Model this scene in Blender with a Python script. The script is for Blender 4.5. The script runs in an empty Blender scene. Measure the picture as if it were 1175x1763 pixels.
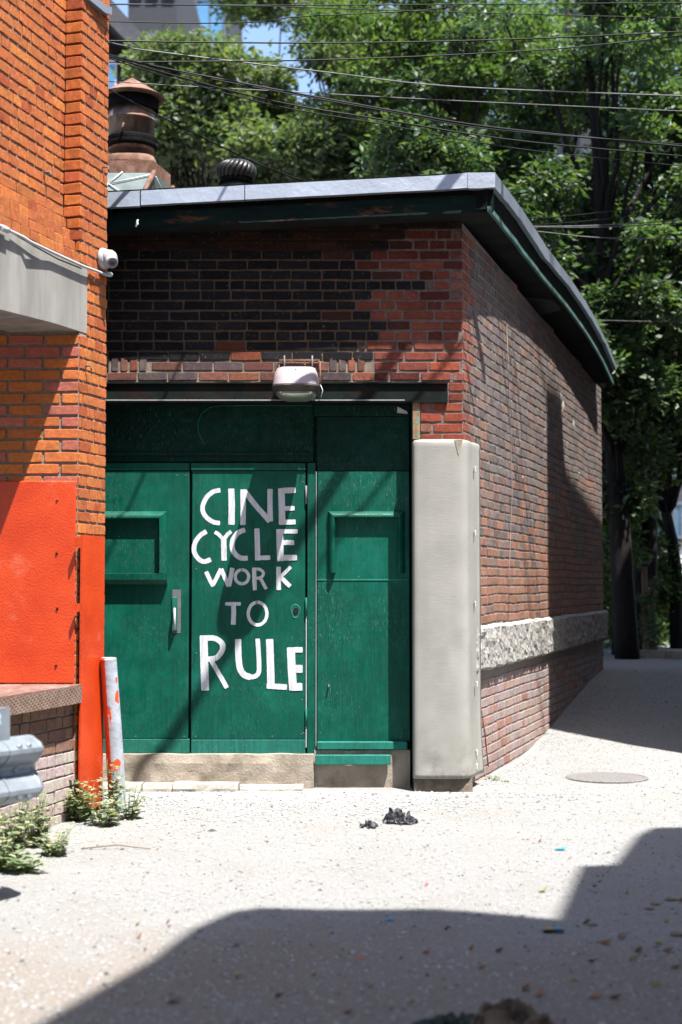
import bpy, math, random
import numpy as np
from mathutils import Vector, Matrix, noise as mnoise
R = random.Random(11)
NP = np.random.RandomState(5)
SC = bpy.context.scene
COL = SC.collection

# ------------------------------------------------------------------ camera
F = 2448.0                      # focal length in photograph pixels
PITCH = math.radians(2.93)
EYE = 1.36
cam_d = bpy.data.cameras.new('camera'); cam = bpy.data.objects.new('camera', cam_d); COL.objects.link(cam)
cam.location = (0, 0, EYE); cam.rotation_euler = (math.radians(90) + PITCH, 0, 0)
cam_d.sensor_fit = 'VERTICAL'; cam_d.sensor_height = 36; cam_d.lens = F / 1763 * 36
cam_d.clip_start = .05; cam_d.clip_end = 1500
cam_d.dof.use_dof = True; cam_d.dof.focus_distance = 9.9; cam_d.dof.aperture_fstop = 1.8
SC.camera = cam
# ------------------------------------------------------------------ light
SUN = Vector((-.80, 1.0, -3.0))                      # the way the sunlight travels
ELEV = math.atan2(3.0, math.hypot(.8, 1)); AZ = math.atan2(.8, -1.0)
world = bpy.data.worlds.new('World'); SC.world = world; world.use_nodes = True
nt = world.node_tree
sky = nt.nodes.new('ShaderNodeTexSky'); sky.sky_type = 'NISHITA'; sky.sun_disc = False
sky.sun_elevation = ELEV; sky.sun_rotation = AZ; sky.air_density = 1.0; sky.dust_density = 1.5; sky.ozone_density = 1.5
bg = nt.nodes['Background']; bg.inputs['Strength'].default_value = .10
nt.links.new(sky.outputs[0], bg.inputs[0])
sl = bpy.data.lights.new('sun', 'SUN'); sl.energy = 5.0; sl.angle = math.radians(.5); sl.color = (1, .965, .91)
so = bpy.data.objects.new('sun', sl); COL.objects.link(so)
so.rotation_euler = SUN.to_track_quat('-Z', 'Y').to_euler(); so.location = (8, -10, 30)
SC.view_settings.view_transform = 'Standard'; SC.view_settings.look = 'None'
SC.view_settings.gamma = 1; SC.view_settings.use_curve_mapping = False
SC.view_settings.exposure = 1.7
SC.cycles.max_bounces = 8; SC.cycles.diffuse_bounces = 3; SC.cycles.transparent_max_bounces = 12
SC.cycles.sample_clamp_indirect = 6

# ------------------------------------------------------------------ helpers
def ray(px, py):
    dx = (px - 587.5) / F; dy = (881.5 - py) / F
    return Vector((dx, math.cos(PITCH) - dy * math.sin(PITCH), math.sin(PITCH) + dy * math.cos(PITCH)))
C0 = Vector((0, 0, EYE))
def U(px, py, Y):
    d = ray(px, py); return C0 + d * (Y / d.y)
def UG(px, py, z=-.045):
    d = ray(px, py); return C0 + d * ((z - EYE) / d.z)
def UP(px, py, p, n):
    d = ray(px, py); return C0 + d * ((Vector(p) - C0).dot(Vector(n)) / d.dot(Vector(n)))

WO = {}
def worg(o): return WO.get(o.name, Vector((0, 0, 0)))
def tag(o, label=None, cat=None, group=None, kind=None):
    if label: o['label'] = label
    if cat: o['category'] = cat
    if group: o['group'] = group
    if kind: o['kind'] = kind
    return o
def thing(name, label, cat, loc, group=None):
    o = bpy.data.objects.new(name, None); COL.objects.link(o); o.location = loc; o.empty_display_size = .1
    WO[o.name] = Vector(loc); return tag(o, label, cat, group)
def link(name, me, mat, parent, origin, rz=0):
    o = bpy.data.objects.new(name, me); COL.objects.link(o)
    if mat is not None and not me.materials: me.materials.append(mat)
    if parent is not None:
        o.parent = parent; o.location = Vector(origin) - worg(parent)
    else: o.location = origin
    o.rotation_euler[2] = rz
    WO[o.name] = Vector(origin); return o

class MB:
    def __init__(s): s.v = []; s.f = []; s.sm = []; s.c = []
    def add(s, vs, fs, smooth=False, col=None):
        b = len(s.v); s.v += [tuple(v) for v in vs]; s.f += [tuple(i + b for i in f) for f in fs]; s.sm += [smooth] * len(fs)
        if col is not None: s.c += [tuple(col)] * len(vs)
        return s
    def box(s, a, b, rot=None):
        x0, y0, z0 = a; x1, y1, z1 = b
        vs = [(x0,y0,z0),(x1,y0,z0),(x1,y1,z0),(x0,y1,z0),(x0,y0,z1),(x1,y0,z1),(x1,y1,z1),(x0,y1,z1)]
        return s.add(vs, [(0,3,2,1),(4,5,6,7),(0,1,5,4),(1,2,6,5),(2,3,7,6),(3,0,4,7)])
    def bbox(s, a, b, c=.004):
        """box with chamfered edges"""
        x0, y0, z0 = a; x1, y1, z1 = b
        c = min(c, (x1-x0)*.4, (y1-y0)*.4, (z1-z0)*.4)
        rings = []
        for z, q in ((z0, c), (z0 + c, 0), (z1 - c, 0), (z1, c)):
            X0, X1, Y0, Y1 = x0 + q, x1 - q, y0 + q, y1 - q
            rings.append([(X0 + c, Y0, z), (X1 - c, Y0, z), (X1, Y0 + c, z), (X1, Y1 - c, z), (X1 - c, Y1, z), (X0 + c, Y1, z), (X0, Y1 - c, z), (X0, Y0 + c, z)])
        return s.loft(rings, cap=True)
    def loft(s, rings, cap=False, closed=True, smooth=False):
        n = len(rings[0]); vs = [p for r in rings for p in r]; fs = []
        for i in range(len(rings) - 1):
            for j in range(n if closed else n - 1):
                k = (j + 1) % n; fs.append((i*n+j, i*n+k, (i+1)*n+k, (i+1)*n+j))
        b = len(s.v); s.add(vs, fs, smooth)
        if cap:
            s.f += [tuple(b + j for j in reversed(range(n))), tuple(b + (len(rings)-1)*n + j for j in range(n))]; s.sm += [False, False]
        return s
    def prism(s, poly, z0, z1):
        return s.loft([[(x, y, z0) for x, y in poly], [(x, y, z1) for x, y in poly]], cap=True)
    def tube(s, pts, r, n=8, cap=True, smooth=True):
        pts = [Vector(p) for p in pts]; rs = r if isinstance(r, (list, tuple)) else [r] * len(pts); rings = []
        ref = None
        for i, p in enumerate(pts):
            t = (pts[min(i+1, len(pts)-1)] - pts[max(i-1, 0)]).normalized()
            if ref is None: ref = Vector((0, 0, 1)) if abs(t.z) < .9 else Vector((1, 0, 0))
            a = (ref - t * ref.dot(t)).normalized(); b = t.cross(a); ref = a
            rings.append([p + (a * math.cos(2*math.pi*k/n) + b * math.sin(2*math.pi*k/n)) * rs[i] for k in range(n)])
        return s.loft(rings, cap, smooth=smooth)
    def lathe(s, c, prof, n=24, smooth=True, cap=True):
        return s.loft([[(c[0] + r*math.cos(2*math.pi*k/n), c[1] + r*math.sin(2*math.pi*k/n), c[2] + z) for k in range(n)] for r, z in prof], cap, smooth=smooth)
    def mesh(s, name, off=(0, 0, 0)):
        me = bpy.data.meshes.new(name); o = Vector(off)
        me.from_pydata([(v[0]-o.x, v[1]-o.y, v[2]-o.z) for v in s.v], [], s.f)
        me.polygons.foreach_set('use_smooth', s.sm)
        if s.c:
            a = me.color_attributes.new('tint', 'FLOAT_COLOR', 'POINT')
            a.data.foreach_set('color', np.array([(c[0], c[1], c[2], 1) for c in s.c], dtype=np.float32).ravel())
        me.update(); return me
    def build(s, name, mat, parent=None, origin=None):
        if origin is None:
            a = np.array(s.v); origin = ((a[:,0].min()+a[:,0].max())/2, (a[:,1].min()+a[:,1].max())/2, a[:,2].min())
        return link(name, s.mesh(name, origin), mat, parent, origin)

# ------------------------------------------------------------------ materials
def newmat(name):
    m = bpy.data.materials.new(name); m.use_nodes = True
    return m, m.node_tree, m.node_tree.nodes['Principled BSDF']
def N(t, kind, **kw):
    n = t.nodes.new(kind)
    for k, v in kw.items():
        if k in n.inputs.keys() if hasattr(n.inputs, 'keys') else False: n.inputs[k].default_value = v
        else: setattr(n, k, v)
    return n
def pos(t, scale=(1, 1, 1)):
    g = t.nodes.new('ShaderNodeNewGeometry'); m = t.nodes.new('ShaderNodeMapping'); m.inputs['Scale'].default_value = scale
    t.links.new(g.outputs['Position'], m.inputs['Vector']); return m.outputs[0]
def noise(t, vec, sc, det=4, rough=.6, lo=.35, hi=.65):
    n = t.nodes.new('ShaderNodeTexNoise'); n.inputs['Scale'].default_value = sc; n.inputs['Detail'].default_value = det; n.inputs['Roughness'].default_value = rough
    t.links.new(vec, n.inputs['Vector'])
    r = t.nodes.new('ShaderNodeMapRange'); r.inputs[1].default_value = lo; r.inputs[2].default_value = hi
    t.links.new(n.outputs['Fac'], r.inputs[0]); return r.outputs[0]
def mix(t, fac, a, b, mode='MIX'):
    m = t.nodes.new('ShaderNodeMix'); m.data_type = 'RGBA'; m.blend_type = mode
    for s, v in ((m.inputs['Factor'], fac), (m.inputs['A'], a), (m.inputs['B'], b)):
        if hasattr(v, 'links'): t.links.new(v, s)
        elif isinstance(v, (tuple, list)): s.default_value = (*v[:3], 1)
        else: s.default_value = v
    return m.outputs['Result']
def mul(t, a, k):
    m = t.nodes.new('ShaderNodeMath'); m.operation = 'MULTIPLY'; t.links.new(a, m.inputs[0]); m.inputs[1].default_value = k; return m.outputs[0]
def bump(t, b, h, dist=.01, strength=.6):
    n = t.nodes.new('ShaderNodeBump'); n.inputs['Distance'].default_value = dist; n.inputs['Strength'].default_value = strength
    t.links.new(h, n.inputs['Height']); t.links.new(n.outputs[0], b.inputs['Normal'])
def simple(name, col, rough=.8, metal=0, var=.25, sc=8, bsc=60, bd=.002, col2=None, f2=(.5, .7), sc2=3, stretch=(1, 1, 1), spec=.4):
    m, t, b = newmat(name); v = pos(t, stretch)
    c = mix(t, noise(t, v, sc), [x * (1 - var) for x in col], [min(1, x * (1 + var)) for x in col])
    if col2 is not None: c = mix(t, noise(t, v, sc2, 6, .7, *f2), c, col2)
    t.links.new(c, b.inputs['Base Color']); b.inputs['Roughness'].default_value = rough; b.inputs['Metallic'].default_value = metal
    b.inputs['Specular IOR Level'].default_value = spec
    bump(t, b, noise(t, v, bsc, 5, .7, .2, .8), bd)
    return m
def brickmat(name, per_object, dusty=0):
    m, t, b = newmat(name); v = pos(t)
    if per_object: src = t.nodes.new('ShaderNodeObjectInfo').outputs['Color']
    else:
        a = t.nodes.new('ShaderNodeAttribute'); a.attribute_name = 'tint'; src = a.outputs['Color']
    c = mix(t, noise(t, v, 38, 5, .7, .3, .7), mix(t, 1, src, (.66, .62, .62), 'MULTIPLY'), mix(t, 1, src, (1.35, 1.3, 1.3), 'MULTIPLY'))
    c = mix(t, noise(t, v, 9, 3, .6, .55, .8), c, mix(t, 1, src, (.55, .55, .62), 'MULTIPLY'))
    c = mix(t, noise(t, v, 120, 3, .6, .7, .76), c, (.02, .015, .012))
    c = mix(t, mul(t, noise(t, v, 70, 4, .7, .62, .72), .55), c, (.42, .37, .33))
    if dusty:
        c = mix(t, mul(t, noise(t, v, 13, 6, .75, .42, .66), dusty), c, (.34, .285, .25))
        c = mix(t, mul(t, noise(t, pos(t, (3, 3, .35)), 5, 5, .7, .52, .70), .55), c, (.10, .085, .08))
    t.links.new(c, b.inputs['Base Color']); b.inputs['Roughness'].default_value = .88; b.inputs['Specular IOR Level'].default_value = .25
    bump(t, b, noise(t, v, 110, 6, .75, .2, .8), .004, .8)
    return m
M = {}
M['brick'] = brickmat('brick_single', True); M['brick_s'] = brickmat('brick_joined', False); M['brick_d'] = brickmat('dusty_brick', False, .42)
m, t, b = newmat('mortar'); v = pos(t); a = t.nodes.new('ShaderNodeAttribute'); a.attribute_name = 'tint'
c = mix(t, noise(t, v, 25, 6, .75, .25, .75), mix(t, 1, a.outputs['Color'], (.5, .48, .46), 'MULTIPLY'), mix(t, 1, a.outputs['Color'], (1.3, 1.3, 1.3), 'MULTIPLY'))
t.links.new(c, b.inputs['Base Color']); b.inputs['Roughness'].default_value = .95; b.inputs['Specular IOR Level'].default_value = .1
bump(t, b, noise(t, v, 70, 6, .8, .2, .8), .012, .9); M['mortar'] = m

def paint(name, col, rough=.45, worn=(.3, .45, .4), bd=.002):
    """old gloss paint on boards: streaks, scratches and chips"""
    m, t, b = newmat(name); v = pos(t); vs = pos(t, (6, 6, .5)); vf = pos(t, (9, 9, 1))
    c = mix(t, noise(t, vs, 6, 4, .6, .3, .7), [x * .8 for x in col], [x * 1.15 for x in col])
    c = mix(t, mul(t, noise(t, v, 2.3, 5, .65, .48, .68), .65), c, [x * 1.9 + .002 for x in col])
    c = mix(t, mul(t, noise(t, vs, 14, 4, .7, .58, .72), .35), c, [x * 2.6 + .004 for x in col])
    c = mix(t, mul(t, noise(t, vs, 9, 4, .7, .56, .72), .6), c, [x * .45 for x in col])
    big = noise(t, v, 2.2, 2, .5, .42, .60)
    scr = noise(t, vf, 26, 5, .75, .58, .68)
    mm = t.nodes.new('ShaderNodeMath'); mm.operation = 'MULTIPLY'; t.links.new(big, mm.inputs[0]); t.links.new(scr, mm.inputs[1])
    c = mix(t, mul(t, mm.outputs[0], .5), c, worn)
    c = mix(t, mul(t, noise(t, v, 42, 4, .7, .69, .73), .8), c, worn)
    c = mix(t, noise(t, v, 33, 3, .6, .70, .73), c, (.03, .02, .012))
    t.links.new(c, b.inputs['Base Color']); b.inputs['Specular IOR Level'].default_value = .22
    r = t.nodes.new('ShaderNodeMapRange'); r.inputs[3].default_value = rough - .1; r.inputs[4].default_value = rough + .25
    t.links.new(noise(t, v, 14, 4), r.inputs[0]); t.links.new(r.outputs[0], b.inputs['Roughness'])
    h = mix(t, .5, noise(t, vf, 22, 5, .7, .2, .8), noise(t, v, 9, 4, .6, .2, .8))
    bump(t, b, h, bd, .6); return m
M['green'] = paint('green_paint', (.0010, .075, .050), .42)
M['green_shade'] = paint('green_paint_shade', (.001, .026, .018), .7)  # door green darkened to carry the shade in the recess under the lintel
M['green_trim'] = paint('faded_green_trim', (.012, .13, .10), .6)
M['white_letter'] = simple('white_brush_paint', (.62, .63, .68), .6, var=.16, sc=30, bsc=50, stretch=(1.6, 1, .2), col2=(.17, .27, .25), f2=(.60, .72), sc2=55)
M['cream'] = paint('cream_guard_paint', (.56, .545, .50), .5, worn=(.4, .38, .34), bd=.0015)
m, t, b = newmat('cream_guard_paint'); v = pos(t); vh = pos(t, (1, 1, 7))
c = mix(t, noise(t, v, 3), (.30, .295, .268), (.36, .352, .325)); c = mix(t, noise(t, v, 30, 4, .7, .72, .76), c, (.16, .13, .1))
c = mix(t, mul(t, noise(t, v, 2.5, 5, .6, .55, .8), .5), c, (.265, .255, .225))
sz = t.nodes.new('ShaderNodeSeparateXYZ'); t.links.new(v, sz.inputs[0]); lw = t.nodes.new('ShaderNodeMapRange'); lw.inputs[1].default_value = .32; lw.inputs[2].default_value = -.02; t.links.new(sz.outputs[2], lw.inputs[0])
lm = t.nodes.new('ShaderNodeMath'); lm.operation = 'MULTIPLY'; t.links.new(lw.outputs[0], lm.inputs[0]); t.links.new(noise(t, v, 16, 5, .75, .48, .62), lm.inputs[1])
c = mix(t, mul(t, lm.outputs[0], .8), c, (.20, .165, .125))
c = mix(t, noise(t, v, 11, 5, .75, .70, .715), c, (.20, .19, .17))
t.links.new(c, b.inputs['Base Color']); b.inputs['Roughness'].default_value = .42
bump(t, b, mix(t, .35, noise(t, vh, 18, 4, .6, .2, .8), noise(t, v, 7, 3, .5, .2, .8)), .0025, .4); M['cream'] = m
m, t, b = newmat('orange_paint'); v = pos(t)
c = mix(t, noise(t, v, 4), (.50, .038, .004), (.60, .058, .008)); c = mix(t, mul(t, noise(t, v, 2.2, 5, .7, .6, .78), .5), c, (.75, .25, .17))
t.links.new(c, b.inputs['Base Color']); b.inputs['Roughness'].default_value = .38
bump(t, b, noise(t, v, 85, 3, .55, .25, .75), .0035, .5); M['orange'] = m
M['concrete'] = simple('weathered_concrete', (.31, .30, .28), .9, var=.18, sc=3, bsc=70, bd=.003, col2=(.22, .21, .19), f2=(.5, .75), sc2=1.6, stretch=(2.5, 2.5, .5))
M['sill'] = simple('sill_concrete', (.36, .31, .25), .95, var=.22, sc=4, bsc=60, bd=.006, col2=(.20, .16, .12), f2=(.5, .7), sc2=5)
M['slab'] = simple('slab_concrete', (.42, .39, .35), .95, var=.2, sc=9, bsc=70, bd=.008, col2=(.25, .22, .19), f2=(.5, .7), sc2=8)
M['stone'] = simple('rough_limestone', (.38, .365, .34), .95, var=.3, sc=40, bsc=70, bd=.014, col2=(.20, .185, .165), f2=(.55, .75), sc2=60)
M['dirt'] = simple('dry_dirt', (.2, .16, .12), .95, var=.3, sc=12, bsc=60, bd=.01)
M['steel_dark'] = simple('lintel_paint', (.006, .011, .010), .7, var=.4, sc=6, bsc=30, bd=.003, col2=(.022, .009, .006), f2=(.52, .66), sc2=5, spec=.15)
M['rust'] = simple('rust', (.17, .08, .052), .8, var=.35, sc=14, bsc=60, bd=.004, col2=(.30, .20, .14), f2=(.5, .7), sc2=4)
M['patina'] = simple('patinated_steel', (.26, .16, .09), .7, var=.3, sc=30, bsc=60, bd=.003, col2=(.13, .26, .2), f2=(.5, .56), sc2=16)
m, t, b = newmat('stained_flue'); v = pos(t, (1, 1, .5))
c = mix(t, noise(t, v, 4, 5, .7, .38, .62), (.30, .27, .23), (.20, .075, .035)); c = mix(t, noise(t, v, 7, 5, .7, .5, .65), c, (.07, .045, .035))
t.links.new(c, b.inputs['Base Color']); b.inputs['Roughness'].default_value = .6; b.inputs['Metallic'].default_value = .2
bump(t, b, noise(t, v, 40), .003); M['flue'] = m
M['tar'] = simple('tar_felt', (.006, .006, .0065), .8, var=.4, bsc=30, bd=.01, spec=.1)
M['roof'] = simple('roof_felt', (.05, .05, .052), .9, bsc=40, bd=.01)
M['flash'] = simple('roof_flashing', (.36, .40, .47), .38, .45, var=.10, sc=2.5, bsc=6, bd=.006, col2=(.30, .34, .41), f2=(.5, .75), sc2=1.2)
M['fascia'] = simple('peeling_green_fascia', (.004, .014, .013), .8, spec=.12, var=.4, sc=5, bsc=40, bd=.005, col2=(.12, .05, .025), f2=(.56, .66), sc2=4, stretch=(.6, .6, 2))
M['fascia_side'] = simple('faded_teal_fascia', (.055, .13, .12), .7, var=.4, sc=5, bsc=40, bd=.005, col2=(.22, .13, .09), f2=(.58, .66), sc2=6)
M['soffit'] = simple('soffit_board', (.02, .022, .022), .95, var=.3, sc=3, spec=.05)
M['black'] = simple('black_gap', (.006, .006, .006), .9)
M['galv'] = simple('galvanised_steel', (.28, .32, .36), .45, .45, var=.16, sc=9, bsc=12, bd=.002, col2=(.26, .29, .32), f2=(.5, .7), sc2=3)
M['galv_post'] = simple('dull_galvanised_post', (.17, .17, .17), .7, .3, var=.2, sc=6)
M['white_metal'] = simple('light_grey_conduit', (.56, .58, .60), .45, .1, var=.08, sc=6, bsc=20, bd=.001)
M['plastic'] = simple('grey_white_plastic', (.38, .40, .43), .35, var=.04, sc=3, bsc=20, bd=.0004)
M['lamp_hood'] = simple('faded_lamp_hood', (.34, .29, .31), .55, .1, var=.1, sc=6, bsc=30, bd=.001, col2=(.30, .24, .23), f2=(.52, .75), sc2=7)
M['lamp_rim'] = simple('lamp_rim', (.075, .065, .06), .6, .3, var=.3, sc=10)
m, t, b = newmat('lamp_lens'); b.inputs['Base Color'].default_value = (.40, .42, .33, 1); b.inputs['Roughness'].default_value = .3; b.inputs['Transmission Weight'].default_value = .55; M['lens'] = m
m, t, b = newmat('camera_glass'); b.inputs['Base Color'].default_value = (.03, .03, .035, 1); b.inputs['Roughness'].default_value = .08; M['glass_dark'] = m
M['wire'] = simple('cable_sheath', (.008, .008, .009), .5, var=.3, bd=.0003, spec=.25)
M['wire_grey'] = simple('bare_grey_wire', (.16, .16, .17), .5, .2, var=.2, bd=.0003)
M['wood'] = simple('weathered_brown_plank', (.20, .105, .085), .85, var=.3, sc=18, bsc=30, bd=.003, col2=(.30, .24, .21), f2=(.5, .7), sc2=6, stretch=(3, .4, 8))
m, t, b = newmat('tread_edge'); v = pos(t)
w1 = t.nodes.new('ShaderNodeTexWave'); w1.inputs['Scale'].default_value = 13; mp = t.nodes.new('ShaderNodeMapping'); mp.inputs['Rotation'].default_value = (.55, .0, .3); t.links.new(v, mp.inputs[0]); t.links.new(mp.outputs[0], w1.inputs['Vector'])
w2 = t.nodes.new('ShaderNodeTexWave'); w2.inputs['Scale'].default_value = 13; mp2 = t.nodes.new('ShaderNodeMapping'); mp2.inputs['Rotation'].default_value = (-.75, .0, .3); t.links.new(v, mp2.inputs[0]); t.links.new(mp2.outputs[0], w2.inputs['Vector'])
w1.bands_direction = 'Z'; w2.bands_direction = 'Z'
mx = t.nodes.new('ShaderNodeMath'); mx.operation = 'MAXIMUM'; t.links.new(w1.outputs['Fac'], mx.inputs[0]); t.links.new(w2.outputs['Fac'], mx.inputs[1])
c = mix(t, noise(t, v, 14), (.13, .075, .05), (.22, .15, .12)); c = mix(t, mul(t, mx.outputs[0], .3), c, (.26, .20, .16)); t.links.new(c, b.inputs['Base Color']); b.inputs['Roughness'].default_value = .8
bump(t, b, mx.outputs[0], .003, .8); M['tread'] = m
M['post_wood'] = simple('grey_wood', (.22, .16, .12), .9, var=.3, sc=8)
M['bark'] = simple('bark', (.011, .009, .008), .95, var=.4, sc=12, bsc=14, bd=.03, stretch=(1, 1, .25))
M['paper'] = simple('white_paper', (.7, .7, .7), .8, var=.03)
M['sticker'] = simple('blue_white_sticker', (.50, .66, .74), .5, var=.1, sc=12, col2=(.16, .42, .62), f2=(.45, .55), sc2=40)
def foliage(name, dark, light, trans=.35, rough=.42, spec=.5):
    m, t, b = newmat(name); a = t.nodes.new('ShaderNodeAttribute'); a.attribute_name = 'tint'
    s = t.nodes.new('ShaderNodeSeparateColor'); t.links.new(a.outputs['Color'], s.inputs[0])
    c = mix(t, s.outputs[0], dark, light); c = mix(t, mul(t, s.outputs[1], .6), c, (light[0]*1.8, light[1]*1.25, light[2]))
    t.links.new(c, b.inputs['Base Color']); b.inputs['Roughness'].default_value = rough; b.inputs['Specular IOR Level'].default_value = spec
    tr = t.nodes.new('ShaderNodeBsdfTranslucent'); ms = t.nodes.new('ShaderNodeMixShader'); ms.inputs[0].default_value = trans
    t.links.new(mix(t, 1, c, (1.3, 1.5, .5), 'MULTIPLY'), tr.inputs[0]); t.links.new(b.outputs[0], ms.inputs[1]); t.links.new(tr.outputs[0], ms.inputs[2])
    t.links.new(ms.outputs[0], t.nodes['Material Output'].inputs[0]); return m
M['leaf'] = foliage('tree_leaves', (.014, .036, .013), (.11, .185, .07), .35, .55, .35)
M['leaf_pale'] = foliage('pale_tree_leaves', (.03, .06, .028), (.14, .19, .115), .35, .5)
M['leaf_gloss'] = foliage('glossy_tree_leaves', (.008, .026, .010), (.12, .20, .11), .3, .50, .5)
M['weed'] = foliage('weed_leaves', (.11, .17, .09), (.30, .36, .26), .3, .5)
M['stem'] = simple('weed_stem', (.16, .20, .09), .8)

# ------------------------------------------------------------------ ground
def sst(x): x = max(0., min(1., x)); return x * x * (3 - 2 * x)
def gz(x, y):
    h = -.05 + .45 * sst((y - 11.2) / 5.6)
    h += .012 * mnoise.noise((x * .7, y * .7, 0)) + .006 * mnoise.noise((x * 2.3, y * 2.3, 4))
    return h
def axis(a, b, step, far, n):
    L = list(np.arange(a, b, step)); lo = [a - (far) * (k / n) ** 2.2 for k in range(n, 0, -1)]; hi = [b + far * (k / n) ** 2.2 for k in range(1, n + 1)]
    return lo + L + hi
gx = axis(-2.6, 4.6, .05, 260, 16); gy = axis(3.2, 17.5, .05, 420, 18)
nx, ny = len(gx), len(gy)
vs = [(x, y, gz(x, y)) for y in gy for x in gx]
fs = [(j*nx+i, j*nx+i+1, (j+1)*nx+i+1, (j+1)*nx+i) for j in range(ny-1) for i in range(nx-1)]
m, t, b = newmat('gravel_ground'); v = pos(t)
c = mix(t, noise(t, v, 70, 6, .8, .3, .7), (.20, .20, .197), (.335, .333, .326))
vor = t.nodes.new('ShaderNodeTexVoronoi'); vor.inputs['Scale'].default_value = 85; t.links.new(v, vor.inputs['Vector'])
rr = t.nodes.new('ShaderNodeMapRange'); rr.inputs[1].default_value = .0; rr.inputs[2].default_value = .9; t.links.new(vor.outputs['Color'], rr.inputs[0])
c = mix(t, mul(t, rr.outputs[0], .35), c, (.35, .347, .343))
c = mix(t, noise(t, v, 160, 4, .8, .60, .68), c, (.05, .045, .04))
c = mix(t, mul(t, noise(t, v, 1.3, 5, .65, .45, .70), .55), c, (.25, .235, .21))
gg = t.nodes.new('ShaderNodeSeparateXYZ'); t.links.new(v, gg.inputs[0])
def rng(inp, a, b_):
    r = t.nodes.new('ShaderNodeMapRange'); r.inputs[1].default_value = a; r.inputs[2].default_value = b_; r.interpolation_type = 'SMOOTHSTEP'; t.links.new(inp, r.inputs[0]); return r.outputs[0]
q1 = t.nodes.new('ShaderNodeMath'); q1.operation = 'ADD'; t.links.new(gg.outputs[1], q1.inputs[0]); t.links.new(mul(t, noise(t, v, 1.5, 4, .6, .2, .8), 1.2), q1.inputs[1])
c = mix(t, mul(t, rng(q1.outputs[0], 6.9, 5.7), .7), c, (.25, .205, .165))      # trodden earth in the nearer part of the lane
t.links.new(c, b.inputs['Base Color']); b.inputs['Roughness'].default_value = .95; b.inputs['Specular IOR Level'].default_value = .15
hh = mix(t, .5, noise(t, v, 90, 6, .8, .2, .8), vor.outputs['Distance']); bump(t, b, hh, .012, .9); M['ground'] = m
g = MB().add(vs, fs, True).build('ground', M['ground'], None, (0, 0, 0)); tag(g, kind='structure')

def fastmesh(name, verts, faces, tint=None, smooth=False):
    """verts (n,3), faces (m,k) numpy"""
    me = bpy.data.meshes.new(name); k = faces.shape[1]
    me.vertices.add(len(verts)); me.vertices.foreach_set('co', verts.astype(np.float32).ravel())
    me.loops.add(faces.size); me.loops.foreach_set('vertex_index', faces.astype(np.int32).ravel())
    me.polygons.add(len(faces)); me.polygons.foreach_set('loop_start', np.arange(0, faces.size, k, dtype=np.int32)); 
    me.polygons.foreach_set('use_smooth', np.full(len(faces), smooth))
    if tint is not None:
        a = me.color_attributes.new('tint', 'FLOAT_COLOR', 'POINT'); q = np.ones((len(verts), 4), np.float32); q[:, :3] = tint; a.data.foreach_set('color', q.ravel())
    me.update(calc_edges=True); return me

# loose gravel lying on the lane
FYC = 9.76
n = 95000
y = 3.9 + 12.4 * NP.rand(n) ** 1.25; x = -.26 * y - .1 + NP.rand(n) * (.52 * y + .2)
near = NP.rand(n) < .22; y[near] = 9.75 - NP.exponential(.28, near.sum()); x[near] = -.45 + .75 * NP.normal(size=near.sum())
sw = (NP.rand(n) < .10) & ~near; tt = NP.rand(sw.sum()) * 5; dd = NP.exponential(.25, sw.sum()); x[sw] = .98 + .332 * tt + dd; y[sw] = 10.1 + tt - .3 * dd
size = .0026 + .0050 * NP.rand(n) ** 2.5 + .005 * (NP.rand(n) < .04); size[near] *= 1.35; ok = ~((y > FYC - .0) & (x < .95)); x, y, size = x[ok], y[ok], size[ok]; n = len(x)
octv = np.array([(1,0,0),(0,1,0),(-1,0,0),(0,-1,0),(0,0,.7),(0,0,-.5)], float); octf = np.array([(0,1,4),(1,2,4),(2,3,4),(3,0,4),(1,0,5),(2,1,5),(3,2,5),(0,3,5)])
sw = None
jit = 1 + .45 * (NP.rand(n, 6, 1) - .5); an = NP.rand(n) * 6.28; ca, sa = np.cos(an), np.sin(an)
st = 1 + .6 * NP.rand(n)
P = octv[None] * jit * size[:, None, None]; P[..., 0] *= st[:, None]
Q = P.copy(); Q[..., 0] = P[..., 0]*ca[:, None] - P[..., 1]*sa[:, None]; Q[..., 1] = P[..., 0]*sa[:, None] + P[..., 1]*ca[:, None]
zz = np.array([gz(a, b_) for a, b_ in zip(x, y)]) + size * .25
Q += np.stack([x, y, zz], 1)[:, None, :]
tint = np.repeat((np.array([(.325, .325, .32)]) * (.55 + .55 * NP.rand(n, 1) ** .6) * np.where(NP.rand(n, 1) < .06, .35, 1)), 6, 0)
faces = (octf[None] + (np.arange(n) * 6)[:, None, None]).reshape(-1, 3)
m, t, b = newmat('gravel_stone'); a = t.nodes.new('ShaderNodeAttribute'); a.attribute_name = 'tint'; t.links.new(a.outputs['Color'], b.inputs['Base Color']); b.inputs['Roughness'].default_value = .9; M['pebble'] = m
gr = link('gravel', fastmesh('gravel', Q.reshape(-1, 3), faces, tint), M['pebble'], None, (0, 0, 0)); tag(gr, 'pale crushed gravel strewn over the lane', 'gravel', kind='stuff')

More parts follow.
